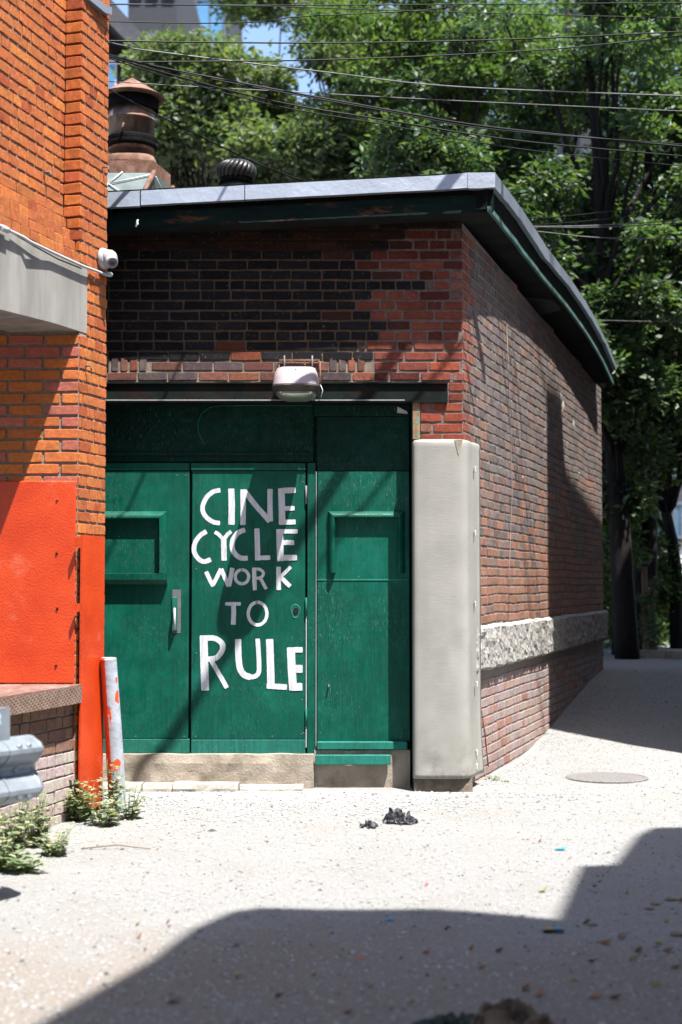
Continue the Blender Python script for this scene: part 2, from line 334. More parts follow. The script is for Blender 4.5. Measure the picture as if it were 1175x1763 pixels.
# ------------------------------------------------------------------ bricks
def brick_geo(w, h, rnd, dep=.022, rough=1.0):
    """irregular brick face; front at y=0 (outward -y), running back to y=dep"""
    hw, hh = w / 2, h / 2; c = .0045 * rough; j = lambda a=.0016: rnd.uniform(-a, a) * rough
    P = []
    for sx, sz in ((-1, -1), (1, -1), (1, 1), (-1, 1)):
        c1 = c * rnd.uniform(.4, 1.8); c2 = c * rnd.uniform(.4, 1.5)
        a = (sx * (hw - c1) + j(), sz * hh + j(.0022)); b_ = (sx * hw + j(), sz * (hh - c2) + j())
        P += [b_, a] if sx * sz > 0 else [a, b_]
        if (sx, sz) in ((-1, -1), (1, 1)): P.append((rnd.uniform(-.3, .3) * w, sz * hh + j(.003)))
    n = len(P); vs = []
    tilt = rnd.uniform(-.0025, .0025) * rough
    for sc_, yy in ((0, dep), (0, .003), (.003, 0)):
        for (px_, pz) in P:
            k = sc_; vs.append((px_ - math.copysign(k, px_), yy + (tilt * px_ / hw if yy < dep else 0), pz - math.copysign(k, pz)))
    fs = []
    for i in range(2):
        for q in range(n): k = (q + 1) % n; fs.append((i*n+q, i*n+k, (i+1)*n+k, (i+1)*n+q))
    fs.append(tuple(2*n + q for q in range(n)))
    return vs, fs
CACHE = {}
def brick_var(kind, w, h):
    key = (kind, round(w, 2), round(h, 3))
    if key not in CACHE:
        rr_ = random.Random(hash(key) & 0xffff); L = []
        for i in range(6):
            me = bpy.data.meshes.new('brick'); vs, fs = brick_geo(key[1], key[2], rr_); me.from_pydata(vs, [], fs); me.materials.append(M['brick']); L.append(me)
        CACHE[key] = L
    return key, R.choice(CACHE[key])
def proj(p):
    d = Vector(p) - C0; fy = d.y * math.cos(PITCH) + d.z * math.sin(PITCH); uy = -d.y * math.sin(PITCH) + d.z * math.cos(PITCH)
    return 587.5 + F * d.x / fy, 881.5 - F * uy / fy, fy
class Wall:
    """bricks of one building; the 300 that show largest become objects, the rest one joined part"""
    def __init__(s): s.L = []
    def add(s, p, phi, w, h, col, parent): s.L.append((Vector(p), phi, w, h, col, parent))
    def finish(s, limit, restparent, restname='brickwork', mat='brick_s'):
        sc = []
        for i, (p, phi, w, h, col, par) in enumerate(s.L):
            x_, y_, d = proj(p); nrm = Vector((math.sin(phi), -math.cos(phi), 0)); vd = (C0 - p).normalized()
            a = w * h * max(.02, nrm.dot(vd)) / d ** 2
            if not (0 < x_ < 1175 and 0 < y_ < 1763): a *= .01
            sc.append((a, i))
        sc.sort(reverse=True); single = set(i for _, i in sc[:limit]); mb = MB()
        for i, (p, phi, w, h, col, par) in enumerate(s.L):
            if i in single:
                key, me = brick_var('b', w, h)
                o = link('brick', me, None, par, p, phi); o.scale = (w / key[1], 1, h / key[2]); o.color = (*col, 1)
            else:
                vs, fs = brick_geo(w, h, R); ca_, sa_ = math.cos(phi), math.sin(phi)
                mb.add([(p.x + x_*ca_ - y_*sa_, p.y + x_*sa_ + y_*ca_, p.z + z_) for x_, y_, z_ in vs], fs, False, col)
        if mb.v: tag(mb.build(restname, M[mat], restparent), kind='stuff')
WAVE = [.003]
def lay_row(W, p0, phi, s0, s1, z, h, parent, colf, proud, bond='s', joint=.012, off=0., wj=.0):
    """lay one course from s0 to s1 along the wall"""
    ca_, sa_ = math.cos(phi), math.sin(phi); nx_, ny_ = sa_, -ca_; s = s0 + off
    first = True
    while s < s1 - .03:
        kind = bond if bond in 'sh' else ('h' if R.random() < wj else 's')
        w = (.203 if kind == 's' else .0955) + R.uniform(-.004, .004)
        a, b_ = max(s, s0), min(s + w, s1)
        if b_ - a > .03:
            m_ = (a + b_) / 2; q = proud + R.uniform(-.0015, .0015)
            p = (p0[0] + ca_*m_ + nx_*q, p0[1] + sa_*m_ + ny_*q, z + R.uniform(-.001, .001) + WAVE[0] * mnoise.noise((m_ * 1.3, z * 2.5, 3))); col = colf(m_, z, b_ - a)
            if col is not None: W.add(p, phi, b_ - a, h * R.uniform(.97, 1.03), col, parent)
        s += w + joint
def mortar_sheet(name, p0, phi, s0, s1, z0f, z1f, parent, colf, step=.06, back=.25):
    """the wall's body: a slab with a finely divided face carrying the mortar"""
    ca_, sa_ = math.cos(phi), math.sin(phi); ns = max(2, int((s1 - s0) / step)); nz = 56; mb = MB(); vs = []; cs = []
    def P_(s, y_, z): return (p0[0] + ca_*s - sa_*y_, p0[1] + sa_*s + ca_*y_, z)
    for j in range(nz + 1):
        for i in range(ns + 1):
            s = s0 + (s1 - s0) * i / ns; z0, z1 = z0f(s), z1f(s); z = z0 + (z1 - z0) * j / nz
            vs.append(P_(s, 0, z)); cs.append(colf(s, z))
    fs = [(j*(ns+1)+i, j*(ns+1)+i+1, (j+1)*(ns+1)+i+1, (j+1)*(ns+1)+i) for j in range(nz) for i in range(ns)]
    mb.v += vs; mb.c += cs; mb.f += fs; mb.sm += [False] * len(fs)
    b = len(mb.v); A = [P_(s0, 0, z0f(s0)), P_(s1, 0, z0f(s1)), P_(s1, 0, z1f(s1)), P_(s0, 0, z1f(s0)), P_(s0, back, z0f(s0)), P_(s1, back, z0f(s1)), P_(s1, back, z1f(s1)), P_(s0, back, z1f(s0))]
    mb.add(A, [(0,4,5,1),(1,5,6,2),(2,6,7,3),(3,7,4,0),(5,4,7,6)], False, colf(s0, 1))
    return mb.build(name, M['mortar'], parent)
def jc(c, k=.25):
    f = 1 + R.uniform(-k, k); return (c[0]*f, c[1]*f*(1+R.uniform(-.08, .08)), c[2]*f)

# ------------------------------------------------------------------ garage
FY = 9.87                                     # plane of the front wall
CX = .85                                      # its right-hand corner
GAR = thing('brick_garage', 'low old brick garage with green wooden doors and a pale metal roof edge', 'building', (0, FY, -.05))
WG = Wall()
PITCHB = .0714
def zf(py): return U(600, py, FY).z
zrow0 = zf(657)
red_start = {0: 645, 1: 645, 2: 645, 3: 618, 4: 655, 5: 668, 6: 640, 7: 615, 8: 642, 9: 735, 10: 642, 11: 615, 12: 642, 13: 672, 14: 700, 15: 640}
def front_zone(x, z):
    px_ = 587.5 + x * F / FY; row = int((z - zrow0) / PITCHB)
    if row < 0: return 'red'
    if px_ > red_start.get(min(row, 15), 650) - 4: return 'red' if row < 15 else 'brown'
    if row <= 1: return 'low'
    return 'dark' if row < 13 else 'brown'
def front_col(s, z, w):
    zn = front_zone(s - w * .3, z); r = R.random(); px_ = 587.5 + s * F / FY; row = int((z - zrow0) / PITCHB)
    dd_ = px_ - red_start.get(min(max(row, 0), 15), 650)
    if zn == 'red' and 1 < row < 14 and dd_ < 75 and R.random() < .5 - dd_ / 160: return jc((.06, .022, .016), .4)
    if zn == 'dark' and dd_ > -90 and R.random() < .22: return jc((.045, .018, .013), .4)
    if row > 11 and zn == 'red': return jc((.10, .024, .015), .3)
    if zn == 'red':
        if row == 9 and px_ < 760: return jc((.012, .010, .011))
        if r < .05: return jc((.29, .075, .032), .12)
        if r < .2: return jc((.085, .022, .015))
        return jc((.195, .054, .035), .22)
    if zn == 'low':
        return jc((.17, .075, .058)) if r < .45 else jc((.10, .072, .075)) if r < .9 else jc((.22, .08, .05))
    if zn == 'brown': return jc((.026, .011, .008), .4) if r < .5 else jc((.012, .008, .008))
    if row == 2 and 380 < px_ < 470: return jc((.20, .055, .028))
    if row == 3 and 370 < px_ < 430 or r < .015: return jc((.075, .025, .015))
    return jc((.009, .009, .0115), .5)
def front_mort(s, z):
    zn = front_zone(s, z)
    if zn == 'red': return (.24, .19, .18)
    if zn == 'low': return (.30, .26, .20)
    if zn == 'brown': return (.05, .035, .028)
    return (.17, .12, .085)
ztop = zf(372)
fw = mortar_sheet('wall', (0, FY, 0), 0, -2.6, CX, lambda s: zrow0 - .004, lambda s: ztop + .1, GAR, front_mort)
for r in range(16):
    z = zrow0 + PITCHB * (r + .5)
    hdr = r in (4, 9)
    if r == 1:
        xa, xb = U(262, 630, FY).x, U(566, 630, FY).x
        lay_row(WG, (0, FY), 0, xa, xb, z, .058, fw, front_col, .006)
        for a_, b_ in ((-2.2, xa), (xb, U(642, 630, FY).x)):
            s = a_ + .005
            while s < b_ - .045:
                WG.add((s + .026, FY - .006, z + .012), 0, .05 + R.uniform(-.003, .002), .09, front_col(s, z, .05), fw); s += .0655
        lay_row(WG, (0, FY), 0, U(646, 630, FY).x, CX, z, .056, fw, front_col, .006, off=-.05)
    else:
        lay_row(WG, (0, FY), 0, -2.25, U(red_start[r] - 3, 500, FY).x, z, .057, fw, front_col, .006, 'h' if hdr else 's', off=-.1 * (r % 2) - .02, joint=.011)
        lay_row(WG, (0, FY), 0, U(red_start[r], 500, FY).x, CX, z, .054, fw, front_col, .006, 'x', off=-.05 * (r % 2), joint=.016, wj=.35 if not hdr else 1)
# the brick return between the door opening and the corner, under the lintel
JX = U(716, 740, FY).x
jw = mortar_sheet('wall', (0, FY, 0), 0, JX + .03, CX, lambda s: -.12, lambda s: zrow0 - .008, GAR, lambda s, z: (.27, .22, .2), back=.5)
for r in range(12):
    z = zf(693) - PITCHB * (r + .5)
    lay_row(WG, (0, FY), 0, JX + .035, CX, z, .055, jw, lambda s, z_, w: jc((.235, .055, .032), .2), .006, 's', off=-.06 if r % 2 else -.13, joint=.016)
for k, (a_, b_) in enumerate(((772, 797),)):   # pieces beside the lintel end
    for r in (0, 1):
        z = zf(675) + (r - .5) * PITCHB
        WG.add(((U(785.5, 675, FY).x), FY - .006, z), 0, .096, .055, jc((.2, .05, .03)), jw)
mb = MB(); mb.box((U(772, 675, FY).x, FY + .002, zf(693) - .01), (CX, FY + .25, zrow0)); mb.c = [(.25, .2, .19)] * 8; mb.build('wall', M['mortar'], GAR)

# side wall along the lane
SD = Vector((.332, 1, 0)).normalized(); SPHI = math.atan2(SD.y, SD.x); SN = Vector((SD.y, -SD.x, 0)); SLEN = 6.85
def SW(px_, py_, out=0.):
    return UP(px_, py_, Vector((CX, FY, 0)) + SN * out, SN)
def side_s(p): return (Vector(p) - Vector((CX, FY, 0))).dot(SD)
SEAM = side_s(SW(943, 1000))
def eave(s): return 3.90 - .28 * s / 6.85
def side_col(s, z, w):
    r = R.random(); nz_ = mnoise.noise((s * 1.1, z * 1.3, 7)) * .5
    if z < .72:
        return jc((.39, .28, .245), .12) if r < .6 else jc((.35, .30, .29), .12) if r < .92 else jc((.36, .18, .13))
    if s < .20 + .06 * (int(z / PITCHB) % 2): return jc((.235, .055, .032), .2) if r < .9 else jc((.1, .05, .04))
    k = sst((z - 1.45 + nz_ * 1.1) / 1.3)
    if r < k * .72: return jc((.135, .115, .112), .3)
    if r < k: return jc((.19, .115, .092), .3)
    return jc((.29, .135, .082), .2) if r < .85 else jc((.19, .125, .105))
sm = mortar_sheet('wall', (CX, FY), SPHI, .0, SLEN, lambda s: -.12, eave, GAR, lambda s, z: (.40, .34, .31) if z < .7 else (.36, .31, .275), step=.1)
STZ0, STZ1 = .74, 1.065
WAVE[0] = .014
r = 0; z = -.07
while z < 3.85:
    if not (STZ0 - .03 < z < STZ1 + .03):
        hdr = r % 6 == 4
        for a_, b_ in ((0.004, SEAM - .006), (SEAM + .006, SLEN - .02)):
            lay_row(WG, (CX, FY), SPHI, a_, b_, z, .056, sm, lambda s, zz_, w: None if zz_ > eave(s) else side_col(s, zz_, w), .0055, 'x', wj=1 if hdr else .3, off=-.1 * (r % 2), joint=.012)
    z += PITCHB; r += 1
    if abs(z - STZ0) < PITCHB * .5: z = STZ1 + PITCHB * .55
WAVE[0] = .005
WG.finish(300, sm, 'brickwork', 'brick_d')
# rough stone course
def rough_block(s0, s1, z0, z1, out, seed):
    ns = int((s1 - s0) / .028); nz = 12; mb = MB(); rings = []
    for i in range(ns + 1):
        s = s0 + (s1 - s0) * i / ns; ring = []
        e = min(i, ns - i); rnd_ = .5 if e == 0 else .85 if e == 1 else 1
        prof = [(-.03, z1), (out * .55, z1)] + [(out, z1 - .02 - (z1 - z0 - .04) * k / nz) for k in range(nz + 1)] + [(out * .5, z0), (-.03, z0)]
        for k, (o_, z_) in enumerate(prof):
            q = o_ * (rnd_ if o_ > 0 else 1)
            if o_ > 0:
                q += .016 * mnoise.noise((s * 14, z_ * 14, seed)) + .010 * mnoise.noise((s * 40, z_ * 40, seed + 3))
                z_ += .014 * mnoise.noise((s * 5, seed, z_ * 3)) + .007 * mnoise.noise((s * 22, seed, z_ * 9))
            p = Vector((CX, FY, 0)) + SD * s + SN * q; ring.append((p.x, p.y, z_))
        rings.append(ring)
    mb.loft(rings, cap=True, closed=True); return mb
rough_block(.16, SEAM + .12, STZ0, STZ1, .055, 1).build('stone_block', M['stone'], GAR)
rough_block(SEAM + .135, SLEN + .05, STZ0, STZ1, .06, 9).build('stone_block', M['stone'], GAR)
pts_ = [SW(873, 560, .014), SW(876, 640, .014), SW(880, 745, .014), SW(882, 850, .014), SW(878, 960, .014), SW(876, 1066, .014)]
MB().tube(pts_, .0024, 5).build('thin_cable', M['concrete'], sm)
MB().tube([SW(820, 750, .012), SW(821, 900, .012), SW(821, 1080, .012)], .003, 5).build('thin_cable', M['steel_dark'], sm)
MB().tube([SW(828, 1215, .012), SW(835, 1260, .012), SW(841, 1320, .012)], .004, 5).build('thin_cable', M['rust'], sm)
for a_, b_, r_ in ((965, 688, .035), (969, 700, .03), (987, 732, .028), (996, 815, .012), (899, 822, .010)):
    q_ = SW(a_, b_, .0); rr3 = [[tuple(q_ + SN * (.022 - k * .006) * (1 if k else .6) + SD * (r_ * k / 2 * math.cos(u_) * (1 + .4 * mnoise.noise((u_, k, a_)))) + Vector((0, 0, 1.5 * r_ * k / 2 * math.sin(u_)))) for u_ in np.linspace(0, 6.283, 11)[:-1]] for k in (3, 2, 1)]
    MB().loft(rr3, cap=True).build('mortar_dab', M['concrete'], sm)
# other walls of the garage and the roof
mb = MB(); e = Vector((CX, FY, 0)) + SD * SLEN
mb.c = []; 
for a_, b_ in (((-2.6, e.y - .24, -.1), (e.x - .14, e.y, 3.55)), ((-2.85, FY, -.1), (-2.6, e.y, 3.7))):
    mb.box(a_, b_); mb.c += [(.14, .06, .045)] * 8
mb.build('wall', M['mortar'], GAR)
rf = MB().prism([(-2.8, FY - .12), (CX + .1, FY - .12), (e.x + .08, e.y + .1), (-2.8, e.y + .1)], 0, .05)
rf.v = [(x_, y_, z_ + (3.98 if x_ < 0 else 4.06) - .035 * (y_ - FY)) for x_, y_, z_ in rf.v]
roof = rf.build('roof', M['roof'], GAR)
# front fascia: flashing, gap, green board
YF = FY - .325
def strip(pts_top, pts_bot, thick, push):
    """vertical board following two polylines, extruded along push"""
    mb_ = MB(); rings = []
    for a_, b_ in zip(pts_top, pts_bot):
        a_, b_ = Vector(a_), Vector(b_); p_ = Vector(push) * thick
        rings.append([b_, b_ + p_, a_ + p_, a_])
    return mb_.loft(rings, cap=True)
xs = [-600, -100, 180, 240, 244, 420, 423, 560, 700, 806, 809, 853]
def ytop(x_): return 331 + (x_ - 183) * (297 - 331) / (853 - 183) - (2.5 * math.exp(-((x_ - 806) / 30) ** 2))
def ybot(x_): return 356 + (x_ - 183) * (321 - 356) / (853 - 183) + (1.5 if 240 < x_ < 243 or x_ > 807 else 0)
# keep the visible run straight, carry it on level behind the neighbouring building
def fr(x_, y_, Y=YF): return U(x_, y_, Y)
segs = [(-500, 241), (243, 421), (422.5, 807), (806, 853)]
for i, (a_, b_) in enumerate(segs):
    pts = np.linspace(a_, b_, 6 + i); d_ = .0025 * (i % 2) + (.004 if i == 3 else 0)
    T = [fr(p_, ytop(max(p_, 0)) + 1.2 * mnoise.noise((p_ * .03, 0, 0)), YF - d_) for p_ in pts]; B = [fr(p_, ybot(max(p_, 0)) + .8 * mnoise.noise((p_ * .05, 3, 0)), YF - .012 - d_) for p_ in pts]
    strip(T, B, .05, (0, 1, 0)).build('flashing', M['flash'], roof)
pts = np.linspace(-500, 850, 16)
strip([fr(p_, ytop(max(p_, 0)) - 2.2, YF + .01) for p_ in pts], [fr(p_, ytop(max(p_, 0)) + 2, YF + .01) for p_ in pts], .6, (0, 1, 0)).build('roofing_felt', M['tar'], roof)
strip([fr(p_, ybot(max(p_, 0)) - 2, YF + .05) for p_ in pts], [fr(p_, ybot(max(p_, 0)) + 16, YF + .05) for p_ in pts], .16, (0, 1, 0)).build('eave_board', M['tar'], roof)
def yfb(x_): return 394 + (x_ - 183) * (364 - 394) / (853 - 183)
strip([fr(p_, ybot(max(p_, 0)) + 12, YF + .035) for p_ in pts], [fr(p_, yfb(max(p_, 0)) + 1.5 * mnoise.noise((p_ * .06, 9, 0)), YF + .035) for p_ in pts], .022, (0, 1, 0)).build('fascia_board', M['fascia'], roof)
strip([fr(p_, yfb(max(p_, 0)) - 8, YF + .06) for p_ in pts], [fr(p_, yfb(max(p_, 0)) - 3, YF + .06) for p_ in pts], .36, (0, 1, 0)).build('soffit', M['soffit'], roof)
# small metal hook on the fascia
hk = MB().tube([fr(236, 380, YF + .03), fr(238, 386, YF - .01), fr(234, 390, YF - .02), fr(238, 378, YF - .03)], .006).build('hook', M['white_metal'], roof)
# side fascia, bowing a little along the lane wall
E0 = fr(853, 297); E1 = U(1064, 634, 16.35)
sp = [(853, 297, 321, 363), (877, 330, 350, 394), (898, 358, 377, 421), (940, 422, 442, 477), (983, 479, 493, 528), (1010, 520, 532, 565), (1025, 547, 557, 588), (1045, 587, 594, 623), (1063, 632, 637, 662)]
L1, L2, L3 = [], [], []
for px_, a_, b_, c_ in sp:
    q = (px_ - 587.5) / F
    o_ = np.interp(px_, [853, 877, 898, 940, 983, 1010, 1025, 1045, 1063], [.279, .24, .212, .188, .190, .205, .214, .222, .230])
    Yq = float((CX - .332 * FY + o_ / .949) / (q - .332))
    L1.append(U(px_, a_, Yq)); L2.append(U(px_ , b_, Yq)); L3.append(U(px_ - 3, c_, Yq))
IN = -SN
def dense(L, k=4):
    o_ = []
    for i in range(len(L) - 1):
        for j in range(k): o_.append(L[i].lerp(L[i+1], j / k))
    return o_ + [L[-1]]
L1, L2, L3 = dense(L1), dense(L2), dense(L3)
for i, p_ in enumerate(L1):
    w_ = Vector((0, 0, .008 * mnoise.noise((i * .8, 1, 1)))); p_ += w_; L2[i] += w_ * 1.5; L3[i] += SN * .005 * mnoise.noise((i * .6, 5, 1))
for a_, b_ in ((0, 12), (12, 22), (22, len(L1) - 1)):
    strip([p_ + IN * (.0 if a_ != 12 else .003) for p_ in L1[a_:b_+1]], [p_ + IN * (.008 if a_ != 12 else .011) for p_ in L2[a_:b_+1]], .05, IN).build('flashing', M['flash'], roof)
strip([p_ + Vector((0, 0, .012)) + IN * .012 for p_ in L1], [p_ + Vector((0, 0, -.005)) + IN * .012 for p_ in L1], .4, IN).build('roofing_felt', M['tar'], roof)
strip([p_ + IN * .045 + Vector((0, 0, .02)) for p_ in L2], [p_ + IN * .045 + Vector((0, 0, .03)) for p_ in L3], .12, IN).build('eave_board', M['tar'], roof)
strip([p_ + IN * .02 + Vector((0, 0, .035)) for p_ in L3], [p_ + IN * .02 for p_ in L3], .022, IN).build('fascia_board', M['fascia_side'], roof)
strip([p_ + IN * .045 + Vector((0, 0, .03)) for p_ in L3], [p_ + IN * .045 + Vector((0, 0, .018)) for p_ in L3], .34, IN).build('soffit', M['soffit'], roof)

# lintel over the doors
ln = MB(); za, zb = zf(693), zf(659)
xL, xR = -2.4, U(771, 675, FY).x
ln.box((xL, FY - .012, za + .012), (xR, FY - .002, zb - .01)); ln.box((xL, FY - .03, za), (xR, FY + .2, za + .011)); ln.box((xL, FY - .03, zb - .009), (xR, FY + .2, zb - .001)); ln.box((xL, FY + .19, za + .012), (xR, FY + .2, zb - .01))
lint = ln.build('lintel', M['steel_dark'], GAR)
MB().box((xL, FY - .032, za + .0115), (xR - .3, FY - .024, za + .0150)).build('drip_strip', M['paper'], lint)
# steel jamb angle
MB().box((U(711, 700, FY).x, FY - .01, zf(756)), (JX + .030, FY + .26, za - .001)).build('jamb_angle', M['patina'], GAR)
# inner jamb in shade, beside the doors
DY = 10.0                                  # face of the doors
mb = MB(); mb.box((U(706.5, 700, FY).x + .012, FY + .012, -.1), (JX + .03, DY + .1, za - .002)); mb.build('door_jamb', M['green_shade'], GAR)

# ------------------------------------------------------------------ doors
def dbox(x0, x1, y0, y1, front, thick, c=.003):
    a_ = U(x0, y1, DY + front); b_ = U(x1, y0, DY + front); m_ = MB(); m_.bbox((a_.x, DY + front, a_.z), (b_.x, DY + front + thick, b_.z), c); return m_
def D(x_, y_, o_=0.): return U(x_, y_, DY + o_)
MB().box((D(60, 1000).x, DY + .06, -.1), (D(706, 1000).x, DY + .1, zb)).build('door_backing', M['green_shade'], GAR)
tr = dbox(60, 540, 690, 795.5, .012, .04).build('transom_panel', M['green_shade'], GAR)
arc = [D(352, 765, .01), D(342, 745, .01), D(341, 728, .01), D(347, 712, .01), D(360, 702, .008), D(380, 698.5, .005), D(430, 698, .004), D(538, 698, .004)]
MB().tube(arc, .0035, 6).build('bent_wire', M['green_trim'], tr)
dbox(60, 540, 779, 784, -.002, .014).build('trim', M['green_shade'], tr)

def nails(pts, parent):
    for (x_, y_) in pts:
        p = D(x_, y_); MB().lathe((0, 0, 0), [(.0045, 0), (.0035, .002), (.001, .003)], 8)
        mb_ = MB(); mb_.lathe((0, 0, 0), [(.0048, 0), (.0038, .002), (.0008, .003)], 8); mb_.v = [(p.x + a_, p.y - c_, p.z + b_) for a_, b_, c_ in mb_.v]
        mb_.build('nail_head', M['galv_post'], parent)
door1 = dbox(60, 326.6, 810.5, 1271.5, 0, .045, .0025).build('door', M['green'], GAR)
dbox(60, 326.6, 797, 809.5, -.006, .05).build('top_rail', M['green'], door1)
dbox(60, 326.4, 1272.5, 1297, -.003, .05).build('bottom_rail', M['green_trim'], door1)
door2 = dbox(329, 526, 810.5, 1272.5, 0, .045, .0025).build('door', M['green'], GAR)
dbox(329, 526.2, 797, 809.5, -.010, .05).build('top_rail', M['green'], door2)
dbox(329, 526, 1273.5, 1301, -.003, .05).build('bottom_rail', M['green_trim'], door2)
post = dbox(529, 543.6, 797, 1299, .004, .045).build('door_post', M['green'], GAR)
dbox(526.6, 528.4, 1030, 1287, -.006, .02, .0008).build('edge_strip', M['white_metal'], post)
dbox(543.9, 545.2, 812, 1290, -.004, .02, .0006).build('edge_strip', M['white_metal'], post)
pan = dbox(546.3, 705, 811.5, 1276, -.002, .045).build('fixed_panel', M['green'], GAR)
dbox(546.3, 705, 717, 810.5, 0, .045).build('fixed_panel', M['green_shade'], GAR)
dbox(540.5, 706, 697, 716, -.01, .05).build('head_board', M['green_shade'], GAR)
dbox(546, 703, 997, 999.6, -.006, .01, .001).build('trim', M['green_trim'], pan)
dbox(546, 702, 1277, 1291, -.045, .07, .006).build('ledge', M['green_trim'], pan)
dbox(543, 673, 1300, 1317, -.09, .035, .004).build('kick_board', M['green_trim'], GAR)
for y_ in (852, 1045, 1235):
    p = D(527.5, y_); h_ = MB(); h_.tube([(p.x, p.y - .008, p.z - .065), (p.x, p.y - .008, p.z + .065)], .007, 10)
    h_.build('hinge', M['galv_post'] if y_ == 852 else M['green_trim'], door2)
nails([(337, 1268), (520, 1264), (469, 1268), (338, 1125), (338, 980), (523, 830), (523, 1262), (520, 1205), (420, 803)], door2)
nails([(305, 819), (320, 819), (298, 806), (206, 924), (250, 925), (234, 1268), (188, 1262), (317, 1268)], door1)
nails([(690, 1270), (552, 1262), (560, 1003), (700, 1003)], pan)
# raised mouldings of the blind windows: quarter round, mitred
def moulding(x0, x1, y0, y1, parent, bottom, wpx=15, proud=.05, left=True, right=True):
    def bar(pa, pb, name):
        (ax, ay), (bx, by) = pa, pb; n_ = 9; rings = []
        for (px0, py0), (px1, py1) in ((pa[0:2], pa[2:4]) if len(pa) == 4 else (0, 0),): pass
    def quad_bar(o0, o1, i0, i1, name):       # outer edge o0-o1, inner edge i0-i1 in the door's face
        rings = []
        for o_, i_ in ((o0, i0), (o1, i1)):
            ring = []
            for k in range(8):
                f_ = k / 7; h_ = proud * (math.sin(math.pi * min(1, f_ * .62 + .02))) ** .6 if 0 < k < 7 else (0 if k == 0 else proud * .55)
                a_, b_ = D(*o_), D(*i_); q = a_.lerp(b_, f_); ring.append((q.x, DY - h_ - .0, q.z))
            q = D(*i_); ring.append((q.x, DY + .01, q.z)); q = D(*o_); ring.append((q.x, DY + .01, q.z)); rings.append(ring)
        m_ = MB(); m_.loft(rings, cap=True, smooth=False); return m_.build(name, M['green'], parent)
    quad_bar((x0, y0), (x1, y0), (x0 + wpx * (1 if left else 0), y0 + wpx * .95), (x1 - wpx, y0 + wpx * .95), 'moulding')
    yb_ = y1
    if right: quad_bar((x1, y0 + .6), (x1, yb_), (x1 - wpx, y0 + wpx * .95 + .6), (x1 - wpx, yb_), 'moulding')
    if left: quad_bar((x0, y0 + .6), (x0, yb_), (x0 + wpx, y0 + wpx * .95 + .6), (x0 + wpx, yb_), 'moulding')
moulding(100, 289, 880, 987, door1, True)
a_ = D(80, 1006); b_ = D(289, 987); MB().add([(a_.x, DY + .01, b_.z), (b_.x, DY + .01, b_.z), (b_.x, DY - .062, b_.z - .003), (a_.x, DY - .062, b_.z - .003),
    (a_.x, DY - .058, b_.z - .045), (b_.x, DY - .058, b_.z - .045), (b_.x, DY - .03, a_.z), (a_.x, DY - .03, a_.z), (a_.x, DY + .01, a_.z), (b_.x, DY + .01, a_.z)],
    [(0,3,2,1),(3,4,5,2),(4,7,6,5),(7,8,9,6),(0,8,7,4,3),(1,2,5,6,9)]).build('window_sill', M['green'], door1)
moulding(565, 697, 880, 986, pan, False, wpx=13)
# handle in its routed slot
slot = MB(); a_, b_ = D(297, 1090), D(312, 1015); slot.box((a_.x, DY - .0015, a_.z), (b_.x, DY + .004, b_.z)); hd = slot.build('handle', M['galv_post'], door1)
pl = MB(); a_, b_ = D(296.5, 1086), D(306.5, 1028); pl.bbox((a_.x, DY - .012, a_.z), (b_.x, DY - .002, b_.z), .003); pl.build('handle_plate', M['green_trim'], hd)
gp = MB(); gp.tube([D(301, 1048, -.012), D(301, 1052, -.05), D(301, 1079, -.05), D(301, 1084, -.012)], .0085, 8); gp.build('grip', M['white_metal'], hd)
# worn lock hole in the lettered door
hb = MB(); c_ = D(509, 1053); hb.loft([[(c_.x + rr_ * .030 * math.cos(k_) * (1 + .15 * math.sin(3 * k_)), DY + yy_, c_.z + rr_ * .045 * math.sin(k_)) for k_ in np.linspace(0, 6.283, 15)[:-1]] for rr_, yy_ in ((1.25, -.0006), (1.0, -.0035), (.85, -.0008), (.5, -.0006))], cap=True); hb.build('lock_escutcheon', M['green_trim'], door2)
hb = MB(); hb.loft([[(c_.x + .003 + .019 * math.cos(k_), DY + yy_, c_.z + .004 + .024 * math.sin(k_)) for k_ in np.linspace(0, 6.283, 15)[:-1]] for yy_ in (-.0015, -.0046)], cap=True); hb.build('keyhole', M['black'], door2)
kb = MB(); c_ = D(566, 1182); kb.tube([(c_.x, DY + .0, c_.z + .012), (c_.x + .004, DY - .022, c_.z + .006), (c_.x - .002, DY - .02, c_.z - .012)], .005); kb.build('latch_hook', M['galv_post'], pan)
